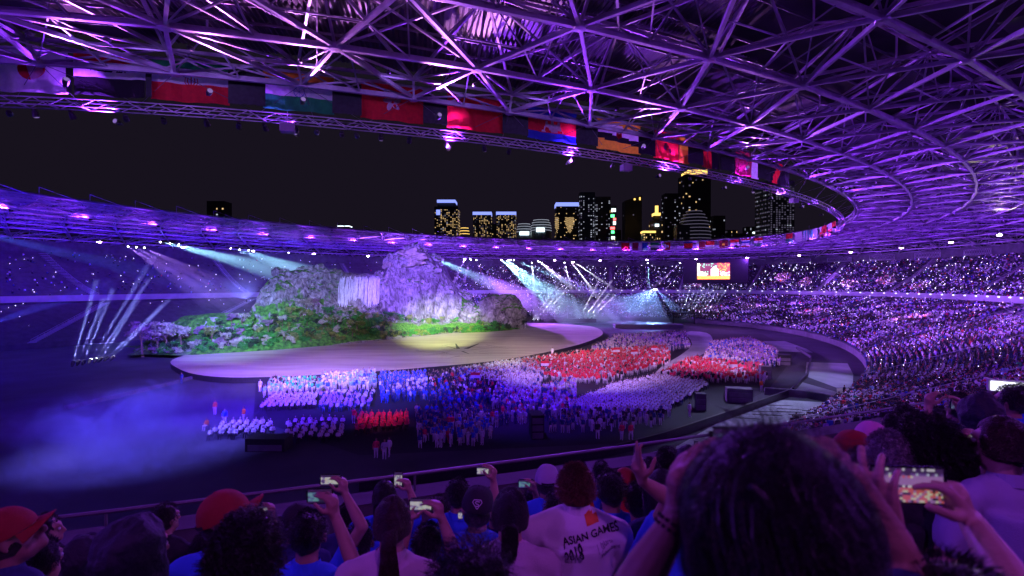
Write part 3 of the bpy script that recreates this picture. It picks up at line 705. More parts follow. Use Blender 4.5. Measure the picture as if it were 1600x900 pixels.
# ---------------------------------------------------------------- one continuous figure grown from tapered limb chains
_sph = {}
def chain_mesh(chains, seg=10):            # chains: list of lists of (point, radius)
    mb = MB()
    for ch in chains:
        for (p, r) in ch:
            p = Vector(p); k = len(mb.v); nr_, ns = 6, seg
            for a in range(nr_ + 1):
                th = math.pi * a / nr_
                for b in range(ns):
                    ph = 6.28318 * b / ns
                    rr_ = r if not isinstance(r, tuple) else None
                    rx, ry, rz_ = (r, r, r) if rr_ is not None else r
                    mb.v.append((p.x + rx * math.sin(th) * math.cos(ph), p.y + ry * math.sin(th) * math.sin(ph), p.z + rz_ * math.cos(th)))
            for a in range(nr_):
                for b in range(ns):
                    b2 = (b + 1) % ns; mb.f.append((k + a * ns + b, k + (a + 1) * ns + b, k + (a + 1) * ns + b2, k + a * ns + b2)); mb.m.append(0)
        for (p, r), (q, s) in zip(ch, ch[1:]):
            if isinstance(r, tuple): r = r[0] * .96
            if isinstance(s, tuple): s = s[0] * .96
            if (Vector(p) - Vector(q)).length > .004: mb.tube(p, q, r * .995, s * .995, n=seg)
    return mb
_tmp = bpy.data.meshes.new('tmp')
def fuse(chains, voxel, smooth=2, dec=None, name='body', extra=None, seg=10, sfac=.5, post=None):
    mb = chain_mesh(chains, seg)
    if extra: extra(mb)
    me = bpy.data.meshes.new(name); me.from_pydata(mb.v, [], mb.f); o = bpy.data.objects.new(name, me); COL.objects.link(o)
    r = o.modifiers.new('r', 'REMESH'); r.mode = 'VOXEL'; r.voxel_size = voxel; r.adaptivity = 0
    if smooth: s = o.modifiers.new('s', 'SMOOTH'); s.iterations = smooth; s.factor = sfac
    if dec: d = o.modifiers.new('d', 'DECIMATE'); d.ratio = dec
    dg = bpy.context.evaluated_depsgraph_get(); ev = o.evaluated_get(dg); out = bpy.data.meshes.new_from_object(ev); out.name = name
    bpy.data.objects.remove(o); bpy.data.meshes.remove(me)
    if post: post(out)
    return out
def seg_dist(P_, a, b):
    a = np.array(a); b = np.array(b); d = b - a; L2 = max(1e-9, float(d @ d)); t = np.clip(((P_ - a) @ d) / L2, 0, 1)
    return np.linalg.norm(P_ - (a + t[:, None] * d), axis=1)

# ---------------------------------------------------------------- small figures: athletes on the field
def fig_chains(pose, r_):
    hz_ = .92; sw = r_.uniform(-.03, .03)
    if pose == 'sit':
        hz_ = .48; legs = [[((-.1, 0, hz_), .1), ((-.12, .42, .5), .075), ((-.12, .44, .06), .055), ((-.12, .56, .04), .045)], [((.1, 0, hz_), .1), ((.12, .42, .5), .075), ((.12, .44, .06), .055), ((.12, .56, .04), .045)]]
    else:
        st = r_.uniform(-.12, .16) if pose == 'walk' else r_.uniform(-.03, .03)
        legs = [[((-.1, 0, hz_), .105), ((-.11, st + .03, .5), .075), ((-.11, st, .08), .052), ((-.12, st + .12, .04), .045)], [((.1, 0, hz_), .105), ((.11, -st + .03, .5), .075), ((.11, -st, .08), .052), ((.12, -st + .12, .04), .045)]]
    tz = hz_ + .5
    torso = [[((0, 0, hz_), (.17, .12, .12)), ((0, .01, hz_ + .25), (.16, .11, .14)), ((sw, .0, tz - .04), (.19, .11, .1))], [((sw, 0, tz), .06), ((sw, .01, tz + .12), .055)]]
    arms = []
    for s in (-1, 1):
        sh = (s * .2 + sw, 0, tz - .03)
        k = r_.random()
        if pose == 'wave' and (s == 1 or k < .4): arms.append([(sh, .058), ((s * .33, .05, tz + .2), .045), ((s * .25 + r_.uniform(-.1, .1), .1, tz + .48), .035), ((s * .25, .12, tz + .58), .04)])
        elif pose == 'sit' or k < .3: arms.append([(sh, .058), ((s * .27, .03, tz - .3), .045), ((s * .12, .26, tz - .32), .035), ((s * .06, .3, tz - .3), .04)])
        else: arms.append([(sh, .058), ((s * .27, -.02, tz - .3), .045), ((s * .26, .06, tz - .56), .035), ((s * .26, .08, tz - .66), .04)])
    head = [[((sw, .02, tz + .22), (.085, .1, .12))]]
    return legs, torso, arms, head, tz, hz_
# material slots: 0 trousers 1 top 2 skin 3 hair/hat
def fig_mesh(pose, seed, voxel=.04, dec=.35):
    r_ = random.Random(seed); legs, torso, arms, head, tz, hz_ = fig_chains(pose, r_)
    me = fuse(legs + torso + arms + head, voxel, 1, dec, 'figure', seg=8, sfac=.3)
    n = len(me.polygons); c = np.zeros(n * 3); me.polygons.foreach_get('center', c); c = c.reshape(-1, 3); mi = np.ones(n, int)
    mi[c[:, 2] < hz_ - .02] = 0
    if pose == 'sit': mi[(c[:, 2] < hz_ + .12) & (c[:, 1] > .1)] = 0
    for a in arms:
        d = np.minimum(seg_dist(c, a[2][0], a[3][0]), 9); mi[d < .07] = 2
    mi[c[:, 2] > tz + .05] = np.where((c[c[:, 2] > tz + .05][:, 2] > tz + .27) | (c[c[:, 2] > tz + .05][:, 1] < -.0), 3, 2)
    for a in arms:
        if a[3][0][2] > tz: mi[seg_dist(c, a[1][0], a[3][0]) < .07] = 2
    return me, mi
def cloth(n, c): return mat(n, c, .8, .15, 5)
TOP = {'white': cloth('white_cloth', (.72, .72, .74)), 'red': cloth('red_cloth', (.66, .02, .05)), 'navy': cloth('navy_cloth', (.03, .05, .18)), 'blue': cloth('blue_cloth', (.04, .12, .65)), 'green': cloth('green_cloth', (.03, .55, .16)), 'teal': cloth('teal_cloth', (.25, .55, .6)), 'black': cloth('black_cloth', (.025, .025, .03)), 'crimson': cloth('crimson_cloth', (.8, .02, .12)), 'violet': cloth('violet_cloth', (.35, .2, .6)), 'orange': cloth('orange_cloth', (.8, .2, .04)), 'pale': cloth('pale_cloth', (.5, .5, .55))}
SKIN = mat('skin', (.42, .24, .16), .55, .12, 8); SKIN.node_tree.nodes['Principled BSDF'].inputs['Subsurface Weight'].default_value = .0
HAIR = mat('black_hair', (.012, .009, .008), .35, .3, 30)
POSES = ['stand', 'stand', 'walk', 'wave', 'wave', 'stand', 'sit', 'sit', 'walk']
figs = [fig_mesh(p, 100 + i) for i, p in enumerate(POSES)]
lowf = [fig_mesh(p, 200 + i, .065, .30) for i, p in enumerate(POSES)]
variant = {}
def fig_variant(pi, top, bottom, hat):
    k = (pi, top, bottom, hat)
    if k not in variant:
        me = figs[pi][0].copy(); me.materials.clear()
        for m_ in (TOP[bottom], TOP[top], SKIN, TOP[hat] if hat else HAIR): me.materials.append(m_)
        me.polygons.foreach_set('material_index', figs[pi][1].astype(np.int32)); me.update(); variant[k] = me
    return variant[k]
STAND = [0, 1, 2, 3, 4, 5, 8]; SIT = [6, 7]
# (pixel polygon of the feet, spacing, jitter, palette of (top, bottom, hat, weight), poses, group, where)
BL = [
    ([(410, 622), (500, 616), (500, 598), (425, 600)], .95, .3, [('green', 'white', None, 5), ('white', 'white', None, 2), ('black', 'white', None, 2), ('teal', 'white', None, 2)], STAND, 'standing beside the stage at the left end of the field'),
    ([(403, 645), (492, 640), (495, 622), (425, 624)], .85, .12, [('white', 'black', 'white', 4), ('pale', 'black', 'white', 1)], SIT, 'seated in rows at the left end of the field'),
    ([(500, 614), (588, 610), (586, 588), (502, 593)], .85, .3, [('white', 'white', None, 4), ('teal', 'white', None, 4), ('blue', 'white', None, 2)], STAND, 'standing by the stage edge left of the blue team'),
    ([(497, 646), (582, 642), (585, 616), (500, 620)], .95, .2, [('violet', 'navy', 'white', 3), ('pale', 'navy', 'white', 3), ('navy', 'navy', 'white', 3)], SIT, 'seated in front of the pale standing team'),
    ([(595, 632), (670, 627), (664, 590), (592, 592)], .9, .25, [('blue', 'blue', None, 5), ('white', 'blue', None, 1), ('blue', 'white', 'white', 2), ('navy', 'navy', None, 2)], STAND, 'in the blue delegation near the stage'),
    ([(325, 690), (427, 684), (420, 666), (340, 670)], 1.0, .15, [('white', 'black', 'white', 4)], SIT, 'in the seated orchestra at the left of the field'),
    ([(442, 695), (536, 690), (535, 664), (450, 666)], 1.15, .3, [('white', 'black', 'white', 4)], SIT, 'in the second seated group of the orchestra'),
    ([(556, 680), (642, 672), (640, 654), (553, 656)], .8, .12, [('crimson', 'black', 'crimson', 5), ('crimson', 'black', None, 2)], SIT, 'seated in the crimson choir'),
    ([(655, 705), (770, 697), (760, 645), (650, 650)], 1.0, .35, [('navy', 'white', None, 6), ('blue', 'white', None, 2), ('crimson', 'white', 'crimson', 1), ('white', 'white', None, 1)], STAND, 'standing right of the crimson choir'),
    ([(672, 645), (792, 635), (790, 582), (668, 592)], 1.0, .35, [('black', 'black', None, 6), ('navy', 'navy', None, 4), ('red', 'black', None, 2), ('white', 'navy', None, 2), ('blue', 'navy', None, 1)], STAND, 'in the dark clad crowd behind the navy team'),
    ([(700, 588), (832, 566), (850, 592), (822, 640), (770, 640), (775, 610)], .85, .3, [('white', 'white', None, 7), ('pale', 'white', None, 3), ('violet', 'white', None, 1), ('navy', 'white', None, 1)], STAND, 'in the white clad team in mid field'),
    ([(760, 672), (900, 655), (900, 600), (800, 625)], .95, .35, [('white', 'white', None, 3), ('violet', 'white', None, 3), ('navy', 'navy', None, 3), ('pale', 'white', None, 2), ('crimson', 'white', None, 1)], STAND, 'in the mixed white and violet crowd in mid field'),
    ([(808, 572), (905, 556), (1045, 546), (1048, 572), (940, 602), (850, 596)], .95, .3, [('red', 'white', None, 6), ('red', 'black', None, 2), ('white', 'white', None, 2), ('crimson', 'white', 'white', 2), ('black', 'white', None, 1)], STAND, 'in the large red delegation in mid field'),
    ([(925, 550), (960, 530), (1072, 522), (1078, 545), (1040, 552)], 1.15, .35, [('violet', 'white', None, 3), ('pale', 'white', None, 4), ('navy', 'navy', None, 3)], STAND, 'in the far pale crowd beyond the red delegation'),
    ([(888, 640), (960, 606), (1030, 592), (1108, 606), (1085, 622), (1040, 648), (960, 655)], .85, .1, [('white', 'black', 'white', 5), ('pale', 'navy', 'white', 2)], SIT, 'seated in the white rows right of centre'),
    ([(850, 680), (1030, 672), (1040, 650), (1000, 655), (880, 648)], 1.15, .4, [('navy', 'white', None, 4), ('black', 'white', None, 4), ('white', 'white', None, 2), ('violet', 'white', None, 1)], STAND, 'standing at the front edge of the field'),
    ([(1030, 592), (1080, 602), (1125, 600), (1200, 600), (1195, 578), (1080, 566)], .95, .3, [('red', 'white', None, 6), ('crimson', 'black', None, 2), ('white', 'white', None, 2), ('black', 'white', 'white', 1)], STAND, 'in the red delegation at the right of the field'),
    ([(1100, 565), (1110, 540), (1170, 533), (1212, 552), (1222, 572), (1195, 578)], .95, .3, [('violet', 'white', None, 4), ('white', 'white', None, 3), ('navy', 'navy', None, 3), ('blue', 'blue', None, 1)], STAND, 'in the pale crowd behind the right hand red delegation')]
def inside(p, poly):
    c = False; n = len(poly)
    for i in range(n):
        a, b = poly[i], poly[(i + 1) % n]
        if (a[1] > p[1]) != (b[1] > p[1]) and p[0] < (b[0] - a[0]) * (p[1] - a[1]) / (b[1] - a[1]) + a[0]: c = not c
    return c
ath = []; ra = random.Random(31)
for px, sp_, jit, pal, poses, where_ in BL:
    pts = [G(u, v) for u, v in px]; xs = [p.x for p in pts]; ys = [p.y for p in pts]; wts = [p[3] for p in pal]; rot = R(12)
    clump = ra.uniform(0, 99)
    sp_ *= .86
    cx, cy = sum(xs) / len(xs), sum(ys) / len(ys); ext = max(max(xs) - min(xs), max(ys) - min(ys))
    n_ = int(ext / sp_) + 2
    for i in range(-n_, n_):
        for j in range(-n_, n_):
            a, b = i * sp_, j * sp_ * (1.15 if poses is SIT else 1.05); x = cx + a * math.cos(rot) - b * math.sin(rot) + ra.uniform(-jit, jit); y = cy + a * math.sin(rot) + b * math.cos(rot) + ra.uniform(-jit, jit)
            if not inside((x, y), [(p.x, p.y) for p in pts]) or ra.random() < (.05 if poses is SIT else .14): continue
            k = noise.noise(Vector((x * .12, y * .12, clump)))
            c = ra.choices(pal, wts)[0]
            if k > .3: c = pal[0]
            elif k < -.2 and len(pal) > 1: c = pal[1 if ra.random() < .6 else -1]
            ath.append((x, y, c, ra.choice(poses), ra.uniform(2.2, 4.2) if poses is STAND else R(180) + ra.uniform(-.3, .3), where_, ra.uniform(.93, 1.08), poses is SIT))
# single figures away from the blocks
for u, v, top, bot, w_, pi in [(335, 648, 'orange', 'white', 'steward in orange vest standing left of the orchestra', 0), (322, 672, 'orange', 'white', 'steward in orange vest kneeling beside the orchestra', 6), (380, 660, 'orange', 'white', 'steward in orange vest leaning over the orchestra', 2), (350, 664, 'blue', 'white', 'musician in blue standing behind the orchestra', 0), (587, 716, 'crimson', 'white', 'person in red standing alone in front of the choir', 0), (600, 718, 'pale', 'white', 'person in pale clothes walking in front of the choir', 2), (608, 714, 'white', 'white', 'person in white striding in front of the choir', 8), (808, 515, 'black', 'black', 'person in black standing on the far edge of the stage', 0), (863, 556, 'white', 'white', 'person all in white standing on the stage above the red athletes', 0), (1190, 612, 'orange', 'white', 'camera operator in pale orange standing at the path corner', 0), (1078, 652, 'white', 'white', 'athlete in a long white robe at the right of the field', 1), (1046, 652, 'white', 'white', 'athlete in white clothes left of the robed one', 1), (972, 688, 'crimson', 'white', 'left of the two athletes in red jackets leading the march', 2), (986, 688, 'crimson', 'white', 'right of the two athletes in red jackets leading the march', 8), (934, 686, 'black', 'white', 'athlete in black jacket marching at the front of the field', 2), (1320, 622, 'black', 'black', 'dark dressed official standing on the green end of the path', 0), (1300, 640, 'white', 'black', 'official in white shirt standing beside the arena wall', 0), (1288, 662, 'red', 'black', 'official in red shirt standing beside the arena wall', 0), (1090, 566, 'black', 'black', 'person in black standing on the curved pale path', 0), (283, 600, 'navy', 'navy', 'dark figure standing at the left tip of the stage', 0), (552, 662, 'crimson', 'pale', 'person in red standing at the left end of the choir', 3), (406, 612, 'pale', 'white', 'person in pale clothes at the left end of the standing athletes', 0), (700, 690, 'crimson', 'crimson', 'person in crimson crouching in front of the navy athletes', 6)]:
    p = G(u, v, ZS if (u, v) in ((808, 515), (863, 556), (283, 600)) and u != 283 else 0); o = link('person', fig_variant(pi, top, bot, None), None, p, ra.uniform(2.5, 3.8)); tag(o, w_, 'person'); o.scale = (1.12,) * 3 if pi != 6 else (1.1, 1.1, 1.1)
ath.sort(key=lambda a: a[0] ** 2 + a[1] ** 2)
cnm = {'white': 'white', 'red': 'red', 'navy': 'navy', 'blue': 'blue', 'green': 'green', 'teal': 'pale teal', 'black': 'black', 'crimson': 'crimson', 'violet': 'violet', 'pale': 'pale grey'}
for x, y, c, pi, rz, wh, s, sit in ath[:262]:
    o = link('athlete', fig_variant(pi, c[0], c[1], c[2]), None, (x, y, 0), rz); o.scale = (s * .98,) * 3
    tag(o, 'person in %s top %s' % (cnm[c[0]], wh), 'person', 'people ' + wh)
TK = list(TOP.keys()); def_m = [TOP[k] for k in TK] + [SKIN, HAIR]
VV, FF, MM = [], [], []; off = 0
base = []
for me, mi in lowf:
    me.calc_loop_triangles(); n = len(me.loop_triangles); t = np.zeros(n * 3, int); me.loop_triangles.foreach_get('vertices', t); pi_ = np.zeros(n, int); me.loop_triangles.foreach_get('polygon_index', pi_)
    v = np.zeros(len(me.vertices) * 3); me.vertices.foreach_get('co', v); base.append((v.reshape(-1, 3), t.reshape(-1, 3), mi[pi_]))
for x, y, c, pi, rz, wh, s, sit in ath[262:]:
    v, t, mi = base[pi]; co, si = math.cos(rz), math.sin(rz); s *= 1.0
    VV.append(np.c_[(v[:, 0] * co - v[:, 1] * si) * s + x, (v[:, 0] * si + v[:, 1] * co) * s + y, v[:, 2] * s]); FF.append(t + off); off += len(v)
    lut = np.array([TK.index(c[1]), TK.index(c[0]), len(TK), TK.index(c[2]) if c[2] else len(TK) + 1]); MM.append(lut[mi])
tag(link('athlete_crowd', np_mesh('athlete_crowd', np.vstack(VV), np.vstack(FF), def_m, np.concatenate(MM))), 'crowd of athletes massed on the field in blocks of red, white and navy', 'crowd', kind='stuff')
print('athletes', len(ath), 'tris', sum(len(f) for f in FF))
# chairs under the seated rows: one dark seat and back each
chv = MB()
for x, y, c, pi, rz, wh, s, sit in ath:
    if sit: chv.box((x, y, .42), (.44, .42, .05), 0, rz); chv.box((x + .24 * math.sin(rz), y - .24 * math.cos(rz), .68), (.42, .04, .45), 0, rz)
tag(chv.build('chair_rows', M['black']), 'dark folding chairs under the seated rows on the field', 'chairs', kind='stuff')
# small flags carried above the teams
for n_, (u, v, hgt, lw_) in enumerate([(986, 568, 2.9, 'red over white flag carried above the middle of the red delegation'), (958, 566, 3.1, 'red over white flag carried left in the red delegation'), (1140, 590, 2.8, 'red over white flag carried in the right hand red delegation'), (735, 612, 3.0, 'small red over white flag carried in the dark clad crowd'), (845, 590, 3.0, 'small red over white flag at the left end of the red delegation'), (1018, 560, 2.8, 'red over white flag carried at the right of the red delegation')]):
    p = G(u, v, 0); t = empty('carried_flag', p, .1, lw_, 'flag', 'flags carried by athletes'); mb = MB(); mb.tube((0, 0, 1.1), (0, 0, hgt), .02, n=5); mb.build('flag_pole', M['steel_dark'], t)
    for z0, z1, c_ in ((hgt - .45, hgt, 'red'), (hgt - .9, hgt - .45, 'white')):
        mb = MB()
        for i in range(6):
            x0, x1 = i * .25, (i + 1) * .25; f = lambda x: -.12 * math.sin(x * 4 + n_); mb.face([(x0, f(x0), z0), (x1, f(x1), z0), (x1, f(x1), z1), (x0, f(x0), z1)])
        mb.build('stripe', TOP[c_], t)
# ---------------------------------------------------------------- spectators in the stands
def spect(rows, fn, step, prob, rng):
    out = []
    for k in rows:
        tt = np.linspace(0, 2 * math.pi, 721); x, y, z = fn(k + .5, tt); cs = np.r_[0, np.cumsum(np.hypot(np.diff(x), np.diff(y)))]
        n = int(cs[-1] / step); t = np.interp((np.arange(n) + rng.rand(n) * .5) / n * cs[-1], cs, tt)
        x, y, z = fn(k + .5, t); z = fn(k, 0)[2]
        vis = (y > 6) & (np.abs(x) < y * 1.1 + 3); aisle = (np.sin(t * 22) > .97)
        keep = vis & ~aisle & (rng.rand(n) < prob(x, y, t))
        out.append(np.c_[x[keep], y[keep], np.full(keep.sum(), z), t[keep]])
    return np.vstack(out)
def pr_low(x, y, t): return np.where(x < -40, .0, np.where((x < 30) & (y > 100), .55, np.where((y < 45) & (x < 30), 0, np.where((np.abs(((t + math.pi) % 6.28319) - math.pi + 1.2) < .17) & (np.hypot((x - CX) * EU[0] + (y - CY) * EU[1], ((x - CX) * EV[0] + (y - CY) * EV[1]) * 1.52) > 163), .10, .94))))
def pr_up(x, y, t): return np.where(x < -60, .06, np.where(x < 60, .5, .93))
S1 = spect(range(0, NL), lowxy, .60, pr_low, nr); S2 = spect(range(1, NU), uppxy, .66, pr_up, nr)
S2 = S2[np.hypot(S2[:, 0], S2[:, 1]) > 30]
SPT = np.vstack([S1, S2])
# thin far ones by distance so that each still shows as a speck
dist = np.hypot(SPT[:, 0], SPT[:, 1]); keep = nr.rand(len(SPT)) < np.clip(150 / dist, .25, 1); SPT, dist = SPT[keep], dist[keep]
print('spectators', len(SPT))
tv = np.array([(-.2, -.1, .35), (.2, -.1, .35), (.2, .22, .35), (-.2, .22, .35), (-.23, -.09, .95), (.23, -.09, .95), (.2, .09, .95), (-.2, .09, .95)])
tf = [(0, 1, 5), (0, 5, 4), (1, 2, 6), (1, 6, 5), (2, 3, 7), (2, 7, 6), (3, 0, 4), (3, 4, 7), (4, 5, 6), (4, 6, 7)]
hv = np.array([(0, 0, 1.0), (.1, 0, 1.14), (0, .11, 1.14), (-.1, 0, 1.14), (0, -.11, 1.14), (0, 0, 1.28)])
hf_ = [(8, 10, 9), (8, 11, 10), (8, 12, 11), (8, 9, 12), (13, 9, 10), (13, 10, 11), (13, 11, 12), (13, 12, 9)]
lv = np.array([(-.2, .12, .3), (.2, .12, .3), (.2, .5, .3), (-.2, .5, .3), (-.18, .12, .5), (.18, .12, .5), (.16, .5, .48), (-.16, .5, .48)]); lf = [(a + 14, b + 14, c + 14) for a, b, c in tf]
V0 = np.vstack([tv, hv, lv]); F0 = np.array(tf + hf_ + lf); part = np.array([0] * 10 + [1, 1, 1, 1, 1, 2, 2, 2] + [3] * 10)
def place_spect(sel, name, label):
    n = len(sel); ang = np.arctan2(CY - sel[:, 1], CX - sel[:, 0]) - math.pi / 2 + nr.uniform(-.4, .4, n); s = nr.uniform(.78, 1.0, n) * np.where(nr.rand(n) < .12, 1.25, 1)
    co, si = np.cos(ang) * s, np.sin(ang) * s
    Vx = V0[None, :, 0] * co[:, None] - V0[None, :, 1] * si[:, None] + sel[:, 0, None]; Vy = V0[None, :, 0] * si[:, None] + V0[None, :, 1] * co[:, None] + sel[:, 1, None]; Vz = V0[None, :, 2] * s[:, None] + sel[:, 2, None]
    V_ = np.stack([Vx, Vy, Vz], -1).reshape(-1, 3); F_ = (F0[None] + (np.arange(n) * len(V0))[:, None, None]).reshape(-1, 3)
    top = nr.choice(len(TK), n, p=np.array([.19, .02, .15, .03, .01, .02, .31, .01, .12, .01, .13])); cl_ = np.array([noise.noise(Vector((a * .11, b * .11, c * .3))) + .5 * noise.noise(Vector((a * .4, b * .4, 7))) for a, b, c in sel[:, :3]]); top = np.where((cl_ > .08) & (nr.rand(n) < .75), TK.index('black'), top); top = np.where((cl_ < -.12) & (nr.rand(n) < .35), TK.index('white'), top); leg = nr.choice([TK.index('black'), TK.index('navy')], n); hair = np.where(nr.rand(n) < .8, len(TK) + 1, nr.choice([0, 1, 7], n))
    tab = np.stack([top, np.full(n, len(TK)), hair, leg], 1); mi = tab[:, part].reshape(-1)
    return np_mesh(name, V_, F_, def_m, mi)
order = np.argsort(dist); near = order[:22]; far = order[22:]
tag(link('spectator_crowd', place_spect(SPT[far], 'spectators', '')), 'packed audience filling the tiers of the stadium', 'crowd', kind='stuff')
# phone lights held up in the audience
S3 = np.vstack([spect(range(0, NL, 2), lowxy, 3.0, lambda x, y, t: np.where(x < -20, .05, .22), nr), spect(range(1, NU), uppxy, 3.0, lambda x, y, t: np.where(x < -20, .08, .26), nr)])
pl = MB()
for x, y, z, t in S3:
    d = math.hypot(x, y); r = .0011 * d * .5 * rnd.choice([.45, .6, .8, 1.0]); 
    if d > 45: pl.lathe([(0, -r), (r, 0), (0, r)], (x, y, z + 1.35), n=5)
M['phone_dot'] = glow('phone_dot', (.75, .7, 1), 6)
tag(pl.build('phone_lights', M['phone_dot']), 'tiny white phone lights scattered through the audience', 'phone lights', kind='stuff')
# radial stair aisles with pale edges and rails
al = MB()
for i in range(44):
    t = (math.pi / 2 + 2 * math.pi * i) / 22 / 1.0
    if i >= 22: break
    for fn, n0, n1 in ((lower, 0, NL), (upper, 1, NU)):
        for k in range(n0, n1 - 2, 3):
            p = fn(k, t, .9); q = fn(min(k + 3, n1), t, .9)
            if q.y > 12: al.bar(p, q, .07); al.bar(p - Vector((0, 0, .9)), p, .05)
stp = MB()
for i in range(22):
    t = (math.pi / 2 + 2 * math.pi * i) / 22
    for fn, n0, n1 in ((lower, 0, NL), (upper, 1, NU)):
        for k in range(n0, n1):
            a = fn(k, t - .006); b = fn(k, t + .006); c = fn(k + 1, t + .006); d = fn(k + 1, t - .006); z = a.z + .02
            if a.y > 8: stp.hexa([(a.x, a.y, z - .2), (b.x, b.y, z - .2), (c.x, c.y, z - .2), (d.x, d.y, z - .2), (a.x, a.y, z + .1), (b.x, b.y, z + .1), (c.x, c.y, z + .1), (d.x, d.y, z + .1)])
tag(stp.build('stair_steps', M['fascia']), 'pale steps of the stair aisles running up through the stands', 'steps', kind='stuff')
# pale empty benches in the section by the right edge
bn = MB()
for k in range(20, 39):
    for j in range(10):
        if (j * 7 + k * 3) % 5 == 0: continue
        t = -1.36 + .03 * j; a = lower(k, t, .12); b = lower(k, t + .024, .12); bn.bar(a + Vector((0, 0, .2)), b + Vector((0, 0, .2)), .5, .12)
tag(bn.build('bench_rows', M['fascia']), 'pale empty bench rows in the thinly filled section near the right edge', 'benches', kind='stuff')
# pale lattice screens along the top of the upper tier
for i, t in enumerate([-.95, -.78, -.62, -.48, -.34, -.2, -.06]):
    c = SP(UA + .85 * NU - .6, UB + .85 * NU - .6, t, upper(NU, 0).z + 1.7); c2 = SP(UA + .85 * NU - .6, UB + .85 * NU - .6, t + .01, c.z); az = math.atan2(c2.y - c.y, c2.x - c.x)
    o = empty('lattice_screen', c, az, '%s white lattice screen from the right at the top of the upper tier' % ordn(i), 'screen', 'lattice screens above the upper tier')
    mb = MB(); mb.box((0, .1, 1.05), (12, .12, .12)); mb.box((0, .1, -1.05), (12, .12, .12)); mb.box((-6, .1, 0), (.15, .15, 2.2)); mb.box((6, .1, 0), (.15, .15, 2.2)); mb.build('frame', M['fascia'], o)
    mb = MB()
    for j in range(16):
        x = -6 + .75 * j; mb.bar((x, .1, -1.05), (x + .75, .1, 1.05), .1); mb.bar((x + .75, .1, -1.05), (x, .1, 1.05), .1)
    tag(mb.build('lattice', M['fascia'], o), kind='stuff')
tag(al.build('aisle_rails', M['fascia']), 'pale handrails of the stair aisles in the stands', 'handrails', kind='stuff')
# lamps along the parapet wall between the tiers
pf = MB()
for t in arc_params(150, UA, UB):
    p = SP(UA - .35, UB - .35, t, 13.1)
    if (p.y > 90 and p.x > 0) or p.x > 95: pf.box(p, (.34, .34, .28))
tag(pf.build('parapet_lamps', M['lamp_small']), 'small white lamps dotted along the parapet wall', 'lamps', kind='stuff')
# ring of violet flood lamps, each with bracket, body and glowing face
fb = MB(); fb.box((0, 0, .5), (.12, .12, 1.0)); fbm = fb.mesh('bracket', M['steel_dark']); fh = MB(); fh.lathe([(0, .25), (.5, .2), (.62, -.2)], n=12); fhm = fh.mesh('lamp_housing', M['black'])
fl = MB(); fl.lathe([(.6, -.2), (.42, -.42), (0, -.5)], n=12); flm = fl.mesh('lamp_face', M['lamp_pink'])
for i, t in enumerate(LT):
    p = SP(158, 113, t, 30.0)
    if skip_lamp(p): continue
    o = empty('flood_lamp', p, 0, 'bright violet white flood lamp hung under the roof', 'lamp', 'ring of flood lamps under the roof'); link('bracket', fbm, o); link('lamp_housing', fhm, o); link('lamp_face', flm, o)
# white box lights on the catwalk
bx = MB(); bx.box((0, 0, 0), (1.3, 1.0, .8)); bxm = bx.mesh('box_body', M['fascia'])
bw = MB(); bw.tube((0, 0, .4), (0, 0, 1.6), .04, n=5); bwm = bw.mesh('suspension_rod', M['steel'])
for n_, (u, v) in enumerate([(450, 195), (978, 257), (1240, 308)]):
    p = P(u, v + 6, F * 15.1 / (HV - v - 6)); o = empty('catwalk_box', p, .3, 'white box slung under the catwalk, %s from the left' % ['first', 'second', 'third'][n_], 'equipment box'); link('box_body', bxm, o); link('suspension_rod', bwm, o)
